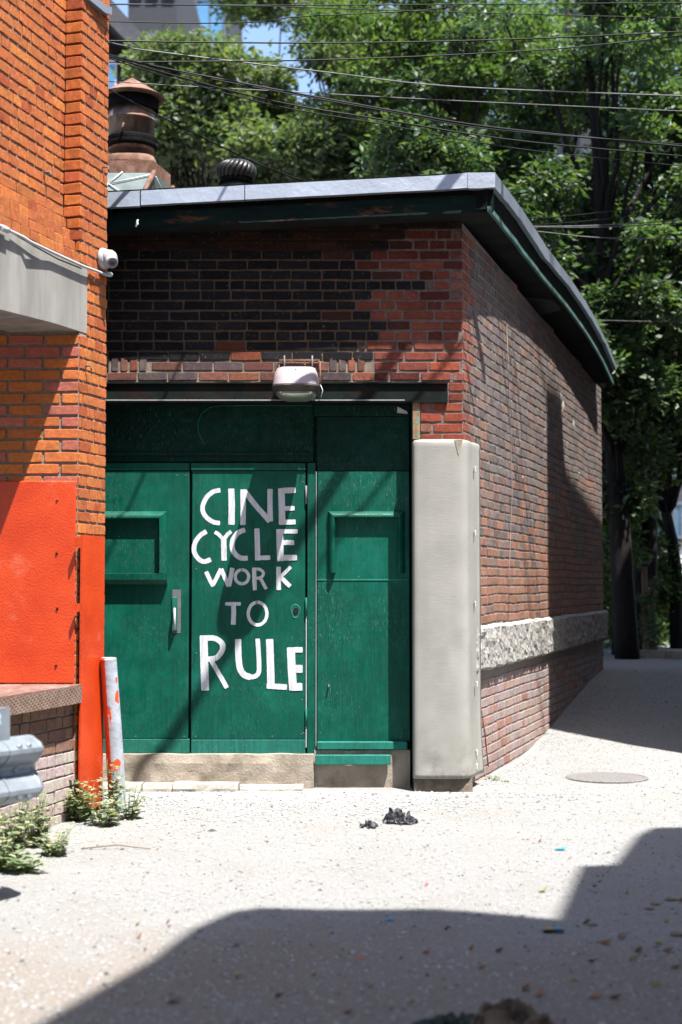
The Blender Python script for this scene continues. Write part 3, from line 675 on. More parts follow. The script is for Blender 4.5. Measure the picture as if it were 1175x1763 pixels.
# hand painted words, one thin skin of paint per word
Z1 = lambda x_, y_: (320 + x_ / 5.341, 820 + y_ / 5.341); Z2 = lambda x_, y_: (320 + x_ / 5.341, 1010 + y_ / 5.341)
def ell(cx_, cy_, rx_, ry_): return [(cx_ + rx_ * math.cos(a_), cy_ + ry_ * math.sin(a_)) for a_ in np.linspace(-1.7, 4.7, 26)]
words = {
 'painted_word': [(Z1, [
   ([(320,128),(255,142),(195,192),(157,275),(168,345),(212,395),(265,424),(316,430)], 42), ([(420,113),(424,280),(422,446)], 58),
   ([(528,120),(530,300),(526,448)], 50), ([(535,138),(560,160),(650,275),(740,375),(775,418)], 48), ([(776,116),(776,270),(780,415)], 48),
   ([(880,110),(884,280),(888,446)], 60), ([(880,132),(1012,128)], 52), ([(890,296),(1002,294)], 42), ([(880,424),(1012,420)], 46)])],
 'b': [(Z1, [([(192,506),(130,548),(84,620),(80,695),(112,752),(165,785),(232,764)], 43), ([(268,512),(310,540),(352,590)], 34), ([(420,506),(385,535),(352,580)], 36), ([(350,565),(352,670),(354,776)], 50),
   ([(548,492),(482,520),(436,585),(430,660),(458,718),(512,752),(572,752)], 46), ([(655,480),(660,630),(662,774)], 48), ([(642,752),(778,748)], 42),
   ([(866,488),(868,640),(874,780)], 62), ([(834,506),(1030,508)], 40), ([(870,610),(998,610)], 46), ([(846,750),(1024,748)], 52)])],
 'c': [(Z1, [([(188,876),(222,950),(256,1012)], 38), ([(250,1000),(290,925),(326,850)], 38), ([(326,850),(360,930),(398,1012)], 40), ([(396,1012),(412,940),(430,842)], 42),
   (ell(518, 924, 62, 64), 29), ([(630,840),(632,950),(638,1048)], 38), ([(622,854),(680,856),(714,884),(710,914),(682,934),(640,938)], 28), ([(688,936),(716,990),(742,1038)], 30),
   ([(856,832),(854,940),(856,1046)], 42), ([(968,832),(920,880),(872,924)], 32), ([(868,920),(915,968),(962,1014)], 40)])],
 'd': [(Z2, [([(364,158),(508,158)], 32), ([(440,150),(442,250),(438,350)], 43), (ell(662, 248, 86, 104), 30)])],
 'e': [(Z2, [([(165,448),(172,700),(180,955)], 72), ([(150,478),(262,474),(332,520),(338,580),(300,640),(262,662),(190,668)], 50), ([(236,680),(300,790),(380,932)], 42),
   ([(482,482),(486,640),(500,750),(540,812),(600,832)], 58), ([(580,832),(640,824),(672,785),(674,680),(662,478)], 42), ([(772,482),(780,700),(785,930)], 68), ([(745,912),(932,924)], 52),
   ([(968,560),(976,750),(990,955)], 74), ([(934,582),(1076,580)], 50), ([(1000,756),(1076,756)], 74), ([(960,922),(1074,920)], 72)])]}
def stroke(mb_, T_, pts_, w_, off, sd):
    pts_ = [Vector((*p_, 0)) for p_ in pts_]; L = [0]
    for i in range(1, len(pts_)): L.append(L[-1] + (pts_[i] - pts_[i-1]).length)
    n_ = max(6, int(L[-1] / 14)); S = []
    for k in range(n_ + 1):
        d_ = L[-1] * k / n_; i = max(j for j in range(len(L)) if L[j] <= d_ + 1e-6); i = min(i, len(pts_) - 2); f_ = (d_ - L[i]) / max(1e-6, L[i+1] - L[i])
        # catmull smoothing
        a0, a1, a2, a3 = pts_[max(i-1, 0)], pts_[i], pts_[i+1], pts_[min(i+2, len(pts_)-1)]
        S.append(.5 * ((2*a1) + (a2 - a0)*f_ + (2*a0 - 5*a1 + 4*a2 - a3)*f_*f_ + (3*a1 - a0 - 3*a2 + a3)*f_**3) if len(pts_) > 2 else a1.lerp(a2, f_))
    lft, rgt = [], []
    for k, p_ in enumerate(S):
        tn = (S[min(k+1, len(S)-1)] - S[max(k-1, 0)]).normalized(); nn = Vector((-tn.y, tn.x, 0))
        e_ = min(k, len(S) - 1 - k); ww = w_ / 2 * (.86 if e_ == 0 else 1)
        lft.append(p_ + nn * (ww + 2.2 * mnoise.noise((p_.x * .09, p_.y * .09, sd)))); rgt.append(p_ - nn * (ww + 2.2 * mnoise.noise((p_.x * .09, p_.y * .09, sd + 8))))
    vs_, fs_ = [], []
    for a_, b_ in zip(lft, rgt):
        for q in (a_, b_): P_ = D(*T_(q.x, q.y)); vs_.append((P_.x, DY - off, P_.z))
    for k in range(len(S) - 1): fs_.append((2*k, 2*k+1, 2*k+3, 2*k+2))
    mb_.add(vs_, fs_)
for key_, groups in words.items():
    mb_ = MB(); k = 0
    for T_, sts in groups:
        for pts_, w_ in sts:
            stroke(mb_, T_, pts_, w_, .0012 + .00025 * k, k * 3.3); k += 1
    mb_.build('painted_word', M['white_letter'], door2)
# paper scrap on the head board
a_, b_ = D(684, 713, -.02), D(702, 700, -.02); MB().add([(a_.x, a_.y, a_.z + .01), (b_.x, a_.y - .004, a_.z), (b_.x - .002, a_.y, a_.z + .018), (a_.x + .003, a_.y, b_.z)], [(0, 1, 2, 3)]).build('paper_scrap', M['paper'], GAR)

# concrete below the doors
def lumpy(a_, b_, nx_, nz_, amp, seed, ny_=1):
    """box whose front, top and ends are uneven"""
    x0, y0, z0 = a_; x1, y1, z1 = b_; rings = []
    for i in range(nx_ + 1):
        x_ = x0 + (x1 - x0) * i / nx_; ring = [(x_, y1, z0), (x_, y0, z0)]
        for k in range(1, nz_): ring.append((x_, y0 + amp * mnoise.noise((x_ * 9, k * .9, seed)), z0 + (z1 - z0) * k / nz_))
        zt = z1 + amp * .7 * mnoise.noise((x_ * 6, 0, seed + 2))
        ring += [(x_, y0 + amp * (1 + mnoise.noise((x_ * 9, 7, seed))), zt), (x_, y1, zt)]
        rings.append(ring)
    m_ = MB(); m_.loft(rings, cap=True); return m_
sy = DY - .07
lumpy((U(60, 1300, sy).x, sy, -.12), (U(541, 1300, sy).x, DY + .1, U(300, 1299, sy).z), 60, 5, .008, 3).build('sill', M['sill'], GAR)
lumpy((U(541.5, 1300, sy + .02).x, sy + .035, -.12), (U(706.5, 1300, sy + .02).x, DY + .1, U(600, 1293, sy).z), 24, 5, .008, 5).build('sill', M['sill'], GAR)
sb = thing('concrete_slab', 'long broken grey concrete slab lying in front of the green doors', 'slab', (U(350, 1350, 9.8).x, 9.8, -.05))
xx = U(120, 1350, 9.8).x
for k, (p0_, p1_) in enumerate(((120, 243), (245, 296), (298, 410), (412, 522))):
    m_ = lumpy((U(p0_, 1350, 9.78).x, 9.77 + .03 * (k % 2) + (.04 if k == 3 else 0), -.09), (U(p1_, 1350, 9.78).x, sy - .002, -.0 - .006 * (k % 2) - (.012 if k == 3 else 0)), 16, 3, .014, 11 + k)
    m_.build('concrete_piece', M['slab'], sb)

# cream painted corner guard
foot = [(.495, 9.93), (.495, 9.80), (.500, 9.785), (.512, 9.775), (.60, 9.765), (.70, 9.762), (.785, 9.762), (.82, 9.766), (.850, 9.778), (.876, 9.802), (.894, 9.842), (.908, 9.89), (.924, 9.95), (.962, 10.06), (.99, 10.10), (.80, 10.02), (.75, 9.90)]
zt_, zb_ = U(750, 762, 9.77).z, U(750, 1341, 9.77).z
cg = MB(); rings = []; nz_ = 26
def dent(x_, z_): return .010 * math.exp(-((x_ - .80) / .05) ** 2 - ((z_ - .92) / .12) ** 2) + .010 * math.exp(-((x_ - .62) / .06) ** 2 - ((z_ - .13) / .05) ** 2)
def fine(poly):
    o_ = []
    for i in range(len(poly)):
        a_, b_ = Vector(poly[i]), Vector(poly[(i+1) % len(poly)]); k = max(1, int((b_ - a_).length / .018)); o_ += [a_.lerp(b_, j / k) for j in range(k)]
    return o_
ff = fine(foot); cx_, cy_ = .74, 9.93
for j in range(nz_ * 3 + 1):
    z_ = zb_ + (zt_ - zb_) * j / (nz_ * 3); ring = []
    for p_ in ff:
        fl = .020 * sst((.5 - z_) / .6) * sst((p_.x - .84) / .08)      # flares a little towards its foot on the lane side
        a_ = .0022 * mnoise.noise((p_.x * 7, z_ * 3, p_.y * 7)); y_ = p_.y + dent(p_.x, z_) * (1 if p_.y < 9.8 else 0) + a_
        ring.append((p_.x + fl, y_, z_))
    rings.append(ring)
for inset, dz in ((.004, .008), (.015, .020), (.06, .028)):
    rings.append([(p_.x + (cx_ - p_.x) * inset * 3.2, p_.y + (cy_ - p_.y) * inset * 5, zt_ + dz) for p_ in ff])
cg.loft(rings, cap=True, smooth=True); guard = cg.build('corner_guard', M['cream'], GAR)
n0 = U(790, 784, 9.757); a_, b_ = U(783, 757.5, 9.757), U(797.5, 757.5, 9.757)
MB().add([(a_.x, 9.7585, a_.z + .002), (n0.x, 9.7605, n0.z), (b_.x, 9.7600, b_.z + .002), (a_.x, 9.80, a_.z + .004), (n0.x, 9.80, n0.z), (b_.x, 9.80, b_.z + .004)], [(0,1,2),(0,3,4,1),(1,4,5,2),(0,2,5,3)]).build('folded_notch', M['sill'], guard)
for y_ in (808, 918, 1040, 1178, 1296, 1320):
    p = U(818 + (3 if y_ > 1150 else 0), y_, 9.96); MB().bbox((p.x - .004, p.y - .012, p.z - .02), (p.x + .008, p.y + .012, p.z + .02), .003).build('clip', M['white_metal'], guard)
lumpy((.50, 9.80, -.12), (.90, 9.98, zb_ + .002), 20, 3, .012, 21).build('guard_footing', M['dirt'], GAR)

# ------------------------------------------------------------------ wall lamp
LZ = zf(676)
lx = U(510, 676, 9.6).x
lamp = thing('wall_lamp', 'boxy wall lamp with a faded pinkish hood and glass bowl above the green doors', 'wall lamp', (lx, FY, LZ))
def rrect(cx_, y0, y1, w_, z_, rad=.45, n_=24, zt=None):
    o_ = []
    for k in range(n_):
        a_ = 2 * math.pi * k / n_; e_ = .5; c_, s_ = math.cos(a_), math.sin(a_)
        o_.append((cx_ + w_ / 2 * math.copysign(abs(c_) ** e_, c_), (y0 + y1) / 2 + (y1 - y0) / 2 * math.copysign(abs(s_) ** e_, s_), z_))
    return o_
hood = MB(); prof = [(9.80, 9.84, .17, .165), (9.70, 9.85, .225, .158), (9.58, 9.855, .265, .135), (9.50, 9.855, .290, .10), (9.455, 9.855, .308, .05), (9.44, 9.855, .318, .008), (9.435, 9.857, .322, 0)]
hood.loft([rrect(lx, a_, b_, w_, LZ + h_) for a_, b_, w_, h_ in reversed(prof)], cap=True, smooth=True); hood.build('lamp_hood', M['lamp_hood'], lamp)
rim = MB(); rim.loft([rrect(lx, 9.432, 9.857, .328, LZ - .001), rrect(lx, 9.430, 9.857, .330, LZ - .007), rrect(lx, 9.45, 9.85, .300, LZ - .034), rrect(lx, 9.46, 9.845, .28, LZ - .040)], cap=True, smooth=False); rim.build('lamp_rim', M['lamp_rim'], lamp)
ls = MB(); ls.loft([rrect(lx, 9.465, 9.84, .270, LZ - .041), rrect(lx, 9.48, 9.82, .24, LZ - .060), rrect(lx, 9.51, 9.78, .18, LZ - .076), rrect(lx, 9.56, 9.73, .10, LZ - .083)], cap=True, smooth=True); ls.build('lamp_lens', M['lens'], lamp)
p = U(508, 645, 9.5); sc_ = MB(); sc_.lathe((0, 0, 0), [(.005, 0), (.004, .003)], 8); sc_.v = [(lx + a_, 9.515 - c_, LZ + .108 + b_) for a_, b_, c_ in sc_.v]; sc_.build('screw', M['black'], lamp)
br = MB(); zt2 = zf(619); xa, xb = U(481, 620, FY).x, U(551, 620, FY).x
br.box((xa, FY - .02, zt2 - .012), (xb, FY - .012, zt2)); br.box((xa, FY - .03, zt2 - .03), (xb, FY - .022, zt2 - .022))
for x_ in np.linspace(xa + .01, xb - .01, 9): br.box((x_, FY - .03, zt2 - .028), (x_ + .006, FY - .012, zt2 - .004))
br.build('bracket', M['rust'], lamp)
for x_ in (490, 538):
    MB().tube([U(x_, 645, FY - .03), U(x_, 612, FY - .04)], .006, 8).build('bolt', M['galv_post'], lamp)
MB().tube([U(551, 622, FY - .02), U(552, 640, FY - .03), U(553, 663, FY - .05)], .005, 6).build('side_arm', M['rust'], lamp)
MB().tube([U(482, 624, FY - .02), U(480, 635, FY - .03), U(478, 648, FY - .05)], .004, 6).build('side_arm', M['rust'], lamp)
MB().tube([U(552, 662, FY - .05), U(556, 672, FY - .06), U(553, 684, FY - .06)], .003, 6).build('loose_wire', M['white_metal'], lamp)

# ------------------------------------------------------------------ left building
LB = thing('orange_brick_building', 'tall orange brick building with a concrete beam and orange painted plates at left', 'building', (-2.0, 8.4, -.05))
LD = Vector((.29, 1, 0)).normalized(); LN = Vector((LD.y, -LD.x, 0)); LPHI = math.atan2(LD.y, LD.x)
PB = Vector((-1.5, 9.0, 0))                       # far corner of the pier
def LBp(Y): return PB + LD * ((Y - 9.0) / LD.y)
WL = Wall(); orange = (.46, .145, .047)
def left_col(s, z, w):
    r = R.random()
    if r < .07: return jc((.38, .10, .034), .1)
    if r < .20: return jc((.54, .18, .05), .08)
    return jc(orange, .09)
def jamb_col(s, z, w):
    r = R.random(); return jc((.46, .14, .10), .12) if r < .35 else jc((.50, .155, .045), .12)
mc = lambda s, z: (.42, .36, .33)
# pier, face B (towards the lane), full height; s measured from PB
YA = 8.645
sA = (YA - 9.0) / LD.y
ZL = 8.0
pier = mortar_sheet('wall', (PB.x, PB.y), LPHI, sA, -.004, lambda s: -.1, lambda s: ZL, LB, mc, back=.30)
zbt, zbb = U(145, 461, 8.73).z, U(145, 574, 8.73).z
# face A above the beam, set back
A0 = Vector((PB.x, PB.y, 0)) + LD * sA - LN * .115
fa = mortar_sheet('wall', (A0.x, A0.y), LPHI, -7.5, 0, lambda s: zbt + .004, lambda s: ZL, LB, mc, step=.2, back=.5)
z = .0; r = 0; PBK = .0722
for r in range(0, 78):
    z = -.03 + PBK * r
    if z > 5.1: break
    # pier face B
    if not (zbb - .02 < z < zbt): a0_ = sA
    else: a0_ = (8.735 - 9.0) / LD.y
    lay_row(WL, (PB.x, PB.y), LPHI, a0_, -.006, z, .059, pier, left_col, .009, 'x', wj=.8, off=-.05 * (r % 2), joint=.010)
    if z > zbt + .02:
        k = (z - zbt) / PBK; outc = max(0, (4.2 - k) * .028) if k < 4.2 else 0
        lay_row(WL, (A0.x + LN.x * outc, A0.y + LN.y * outc), LPHI, -2.6, -.002, z, .059, fa, left_col, .009, 'x', wj=.7, off=-.05 * (r % 3), joint=.010)
        if outc < .1:                              # narrow front face of the pier: header ends
            w_ = .115 - outc; c_ = Vector((PB.x, PB.y, 0)) + LD * sA - LN * (w_ / 2)
            WL.add((c_.x + .004, YA - .010 - .0, z), LPHI - math.pi / 2, w_ - (.0 if r % 2 else .010), .060, jc((.48, .14, .036), .12) if R.random() < .8 else jc((.40, .10, .035)), pier)
# corbel body behind the last courses
for k in range(4):
    outc = (4.2 - k - .3) * .028 - .008; p = A0 + LN * outc; q = p - LD * 7.4; i_ = p - LN * .2; j_ = q - LN * .2; zz0 = zbt + .004 + k * PBK
    mb = MB(); mb.prism([(q.x, q.y), (p.x, p.y), (i_.x, i_.y), (j_.x, j_.y)][::1], zz0, zz0 + PBK - .002); mb.c = [(.3, .24, .22)] * len(mb.v); mb.build('corbel', M['mortar'], LB)
# jamb wall facing the camera under the beam
JR = LBp(YA); JY = YA - .002
jb = mortar_sheet('wall', (JR.x - 1.9, JY), 0, 0, 1.9 - .012, lambda s: -.1, lambda s: zbb - .003, LB, lambda s, z: (.33, .29, .27), step=.08, back=.3)
for r in range(0, 42):
    z = -.03 + PBK * r
    if z > zbb - .03: break
    if z < U(60, 1190, JY).z: continue
    s1_ = 1.9 - .004; L = [(.203, .096)[r % 2]] ; s = s1_; first = True
    while s > .5:
        w_ = (.096 if (first and r % 2) else .203 + R.uniform(-.004, .004)); first = False
        x_ = JR.x - 1.9 + s - w_ / 2; WL.add((x_, JY - .010, z), 0, w_, .057, jamb_col(s, z, w_), jb); s -= w_ + .015
# low base wall towards the camera, limewashed
ledz0, ledz1 = U(150, 1209, 8.6).z, U(150, 1178, 8.6).z
Bs0 = (7.0 - 9.0) / LD.y
bsw = mortar_sheet('wall', (PB.x - LN.x * .02, PB.y - LN.y * .02), LPHI, Bs0, sA + .10, lambda s: -.1, lambda s: ledz0, LB, lambda s, z: (.42, .38, .35), back=.4)
for r in range(12):
    z = -.03 + PBK * r
    if z > ledz0 - .02: break
    cf = (lambda s, z_, w: jc((.47, .40, .375), .1)) if z < .38 else (lambda s, z_, w: jc((.23, .14, .10), .2))  # brown courses under the ledge, its shadow painted into their colour
    lay_row(WL, (PB.x - LN.x * .02, PB.y - LN.y * .02), LPHI, Bs0, sA + .09, z, .062, bsw, cf, .012, 'x', wj=.55, off=-.1 * (r % 2), joint=.009)
WL.finish(300, LB)
# body behind everything
mb = MB(); p = Vector((PB.x, PB.y, 0)); q = p - LN * .28
bk = [(q.x - 5, q.y - 1.6), (q.x - .5, YA + .31), (q.x - .02, YA + .31), (q.x + .0, 9.0 + .02), (q.x - 5, 9.02)]
MB().prism(bk, -.1, ZL).build('rear_wall', M['dirt'], LB)
# concrete beam
bm = MB(); f0, f1 = LBp(8.735), LBp(5.0); dz_ = -.03
def beampt(P_, inn, z_): q_ = P_ - LN * inn + LN * .004; return (q_.x, q_.y, z_)
bm.loft([[beampt(P_, 0, z0_), beampt(P_, 0, zbt), beampt(P_, .42, zbt), beampt(P_, .42, z0_)] for P_, z0_ in ((f1, zbb - .18), (LBp(7.75), zbb - .045), (LBp(8.3), zbb - .012), (f0, zbb))], cap=True)
# the part of it over the pier stops short behind
bm.build('beam', M['concrete'], LB)
sof = MB(); a_ = LBp(4.9) - LN * .4; MB().box((JR.x - 2.4, 5.0, zbb - .001), (JR.x - .42 - .9, YA + .2, zbb + .1)).build('soffit', M['concrete'], LB)
pfy = MB(); pfy.box((JR.x - 2.4, 5.5, zbb + .002), (JR.x - .30, YA - .003, zbb + .06)); pfy.build('soffit', M['concrete'], LB)
# timber ledge
o1 = .075
def LP(Y, out): q_ = LBp(Y) + LN * out; return (q_.x, q_.y)
led = [LP(6.9, o1), LP(8.35, o1), LP(8.50, o1 - .002), LP(8.60, o1 - .012), LP(8.635, .03), (JR.x - .02, JY - .012), (JR.x - .9, JY - .012), (JR.x - 1.5, 6.9)]
lg = MB(); lg.prism(led, ledz0, ledz1 - .012); ledge = lg.build('ledge', M['tread'], LB)
led2 = [LP(6.9, o1 - .003), LP(8.35, o1 - .003), LP(8.50, o1 - .005), LP(8.598, o1 - .015), LP(8.632, .027), (JR.x - .02, JY - .014), (JR.x - .9, JY - .014), (JR.x - 1.5, 6.9)]
MB().prism(led2, ledz1 - .0115, ledz1).build('ledge_plank', M['wood'], ledge)
# orange plates
a_, b_ = U(-60, 1172, JY - .045), U(131, 828, JY - .045)
op = MB(); op.bbox((a_.x - .5, JY - .045, ledz1 + .004), (b_.x, JY - .022, b_.z), .006); plate = op.build('orange_plate', M['orange'], LB)
for x_, y_ in ((99, 860), (98, 953), (99, 1048), (97, 1146)):
    p = U(x_, y_, JY - .046); mb_ = MB(); mb_.lathe((0, 0, 0), [(.008, 0), (.007, .005), (.002, .008)], 10); mb_.v = [(p.x + a1, p.y - c1, p.z + b1) for a1, b1, c1 in mb_.v]
    mb_.build('bolt_head', M['orange'] if y_ == 860 else M['steel_dark'], plate)
def LPt(px_, py_, out): 
    return UP(px_, py_, PB + LN * out, LN)
def lplate(x0, x1, y0, y1, out, name, mat, par, th=.012):
    a1, b1 = LPt(x0, (y0 + y1) / 2, out), LPt(x1, (y0 + y1) / 2, out); z1_ = LPt((x0 + x1) / 2, y0, out).z; z0_ = LPt((x0 + x1) / 2, y1, out).z
    mb_ = MB(); i1, i2 = a1 - LN * th, b1 - LN * th; mb_.prism([(a1.x, a1.y), (b1.x, b1.y), (i2.x, i2.y), (i1.x, i1.y)], z0_, z1_); return mb_.build(name, mat, par)
gp_ = lplate(140, 179, 922, 1392, .045, 'orange_plate', M['orange'], LB)
for y0_, y1_ in ((925, 943), (1039, 1053)):
    lplate(131.5, 139.8, y0_, y1_, .044, 'tab', M['orange'], gp_, .01)
# conduit clipped along the top of the beam
def cp(px_, py_, out=.03): return LPt(px_, py_, out)
cd = MB(); cd.tube([cp(-60, 352), cp(0, 389), cp(40, 408), cp(52, 416, .045), cp(90, 434), cp(145, 459), cp(165, 466), cp(182, 473), LPt(190, 473, .03)], .0095, 8); cond = cd.build('conduit', M['white_metal'], LB)
MB().tube([cp(2, 391), cp(14, 397)], .017, 10).build('coupling', M['white_metal'], cond); MB().tube([LPt(184, 472, .03), LPt(191, 473, .03)], .016, 10).build('coupling', M['white_metal'], cond)
MB().tube([cp(20, 400, .02), cp(60, 424, .025), cp(100, 446, .025), cp(140, 462, .02)], .0045, 6).build('loose_cable', M['wire'], cond)
p = [LPt(145, -8, .02), LPt(160, 4, .03), LPt(182, 22, .05), LPt(193, 26, .05)]
fl = MB(); fl.loft([[(q_.x, q_.y, q_.z), (q_.x, q_.y, q_.z + .05), (q_.x - LN.x * .05, q_.y - LN.y * .05, q_.z + .055), (q_.x - LN.x * .05, q_.y - LN.y * .05, q_.z + .005)] for q_ in p], cap=True); fl.build('flashing', M['flash'], LB)
for x_, y_, o_ in ((78, 297, .0), (148, 630, .0), (178, 288, .0)):
    q_ = LPt(x_, y_, -.10 if x_ == 78 else .012); MB().tube([q_ - LN * .01, q_ + LN * .035, q_ + LN * .04 + Vector((0, 0, -.03))], .006, 8).build('wall_hook', M['galv_post'], LB)
# security camera
sc0 = LPt(176, 446, .012)
sec = thing('security_camera', 'grey turret security camera on the corner of the orange brick building', 'security camera', sc0)
mb = MB(); ax = LN
def disc(c_, axis_, prof, n_=22):
    axis_ = Vector(axis_).normalized(); a1 = axis_.orthogonal().normalized(); b1 = axis_.cross(a1); m_ = MB()
    m_.loft([[Vector(c_) + axis_ * h_ + (a1 * math.cos(2*math.pi*k/n_) + b1 * math.sin(2*math.pi*k/n_)) * r_ for k in range(n_)] for r_, h_ in prof], cap=True, smooth=True); return m_
disc(sc0, LN, [(.068, 0), (.070, .012), (.064, .028), (.058, .034)]).build('mounting_base', M['plastic'], sec)
disc(sc0 + LN * .03, LN, [(.056, 0), (.057, .02), (.052, .042), (.038, .060), (.018, .07), (.004, .072)]).build('ball_housing', M['plastic'], sec)
dv = Vector((.35, -.8, -.42)); hc = sc0 + LN * .055 + Vector((.0, -.01, -.01))
disc(hc, dv, [(.034, 0), (.037, .03), (.037, .072), (.034, .078)]).build('lens_barrel', M['plastic'], sec)
disc(hc + dv.normalized() * .0785, dv, [(.029, 0), (.028, .002)]).build('lens_ring', M['galv_post'], sec)
disc(hc + dv.normalized() * .081, dv, [(.016, 0), (.013, .003), (.004, .006)]).build('lens', M['glass_dark'], sec)

# ------------------------------------------------------------------ bollard and guardrail
bt, bb = U(187, 1133, 8.85), U(204, 1385, 8.95)
bol = thing('leaning_bollard', 'leaning steel bollard painted orange on its left side against the green doors', 'bollard', bb)
m, t, b = newmat('bollard_paint'); v = pos(t); sx = t.nodes.new('ShaderNodeNewGeometry'); dt = t.nodes.new('ShaderNodeVectorMath'); dt.operation = 'DOT_PRODUCT'
t.links.new(sx.outputs['True Normal'], dt.inputs[0]); dt.inputs[1].default_value = (1, .0, 0)
ad = t.nodes.new('ShaderNodeMath'); ad.operation = 'ADD'; t.links.new(dt.outputs['Value'], ad.inputs[0]); t.links.new(mul(t, noise(t, v, 30, 2, .5, .2, .8), .12), ad.inputs[1])
rg = t.nodes.new('ShaderNodeMapRange'); rg.inputs[1].default_value = -.22; rg.inputs[2].default_value = -.30; t.links.new(ad.outputs[0], rg.inputs[0])
gc = mix(t, noise(t, v, 14, 4), (.33, .36, .42), (.45, .48, .54)); gc = mix(t, noise(t, v, 40, 4, .7, .66, .72), gc, (.12, .11, .1))
gc = mix(t, noise(t, pos(t, (1, 1, .6)), 17, 1, .3, .66, .67), gc, (.70, .085, .02))
c = mix(t, rg.outputs[0], gc, (.62, .06, .012)); t.links.new(c, b.inputs['Base Color']); b.inputs['Roughness'].default_value = .55; bump(t, b, noise(t, v, 30), .002); M['boll'] = m
mb = MB(); mb.tube([bb - Vector((0, 0, .05)), bb.lerp(bt, .5), bt - Vector((0, 0, .004)), bt], [.055, .053, .050, .046], 40); mb.sm = [False] * len(mb.sm); mb.build('pipe', M['boll'], bol)
pl_ = bt + Vector((0, 0, .001)); MB().lathe((pl_.x, pl_.y, pl_.z), [(.045, 0), (.041, .003)], 24).build('cap', M['slab'], bol)

def gr_pt(px_, Y, out=0.): return Vector(((px_ - 587.5) / F * Y, Y, 0))
G1 = U(54, 1330, 6.42); GDIR = Vector((.57, .82, 0)).normalized(); GN = Vector((GDIR.y, -GDIR.x, 0))
rail = thing('guardrail', 'galvanised corrugated guardrail end with a grey post at the left edge', 'guardrail', (G1.x - .3, G1.y - .4, -.05))
zc = (U(68, 1262, 6.42).z + U(68, 1380, 6.42).z) / 2
W_ = [(.0, .158), (.012, .150), (.060, .128), (.080, .105), (.080, .085), (.055, .050), (.018, .020), (.010, 0)]; W_ = W_ + [(a1, -b1) for a1, b1 in reversed(W_[:-1])]
def beam_seg(s0, s1, out, endlip=False):
    m_ = MB(); rings = []; n_ = 10
    for k in range(n_ + 1):
        s = s0 + (s1 - s0) * k / n_; c_ = Vector((G1.x, G1.y, zc)) + GDIR * s; e_ = 1
        cutz = 1
        pts_ = [c_ + GN * (out + o_ * e_) + Vector((0, 0, h_ * cutz * .93)) for o_, h_ in W_]
        rings.append([tuple(q_) for q_ in pts_] + [tuple(q_ - GN * .004) for q_ in reversed(pts_)])
    m_.loft(rings, cap=True, smooth=False); return m_
beam_seg(-2.6, -.12, .0).build('rail_beam', M['galv'], rail)
bs = beam_seg(-.20, -.02, .0055); e1 = bs.build('end_section', M['galv'], rail)
# curved lip of the end piece
m_ = MB(); rings = []
for k in range(7):
    a1 = k / 6 * 1.35; c_ = Vector((G1.x, G1.y, zc)) + GDIR * (-.02 + .07 * math.sin(a1)) + GN * (.0055 - .07 * (1 - math.cos(a1)))
    pts_ = [c_ + GN * (o_ * (1 - .35 * k / 6)) + Vector((0, 0, h_ * .93 * (1 - .02 * k))) for o_, h_ in W_]; rings.append([tuple(q_) for q_ in pts_] + [tuple(q_ - (GN * math.cos(a1) + GDIR * math.sin(a1)) * .004) for q_ in reversed(pts_)])
m_.loft(rings, cap=True, smooth=True); m_.build('rail_end_lip', M['galv'], rail)
for s_, h_ in ((-.085, .115), (-.14, .115), (-.11, .0), (-.085, -.115), (-.14, -.115)):
    c_ = Vector((G1.x, G1.y, zc + h_ * .93)) + GDIR * s_ + GN * (.072 if h_ else .014); disc(c_, GN, [(.016, 0), (.016, .006), (.011, .012)], 10).build('bolt', M['galv'], rail)
pc = Vector((G1.x, G1.y, 0)) + GDIR * -.21 - GN * .12
mb = MB(); a1, b1 = GDIR * .05, GN * .075
mb.prism([tuple((pc - a1 - b1)[:2]), tuple((pc + a1 - b1)[:2]), tuple((pc + a1 + b1)[:2]), tuple((pc - a1 + b1)[:2])], -.1, U(30, 1222, 6.3).z); gpost = mb.build('post', M['galv_post'], rail)
bx = Vector((G1.x, G1.y, 0)) + GDIR * -.26 - GN * .02
mb = MB(); zz0, zz1 = U(20, 1262, 6.3).z - .02, U(20, 1219, 6.3).z + .004; a1, b1 = GDIR * .11, GN * .045
mb.prism([tuple((bx - a1*1.6 - b1)[:2]), tuple((bx + a1 - b1)[:2]), tuple((bx + a1 + b1)[:2]), tuple((bx - a1*1.6 + b1)[:2])], zz0 - .05, zz1); blk = mb.build('spacer_block', M['galv'], rail)
q0 = bx + GN * .047 - GDIR * .16; q1_ = bx + GN * .047 + GDIR * .055; MB().add([(q0.x, q0.y, zz1 - .07), (q1_.x, q1_.y, zz1 - .07), (q1_.x, q1_.y, zz1 - .022), (q0.x, q0.y, zz1 - .022)], [(0,1,2,3)]).build('sticker', M['sticker'], blk)

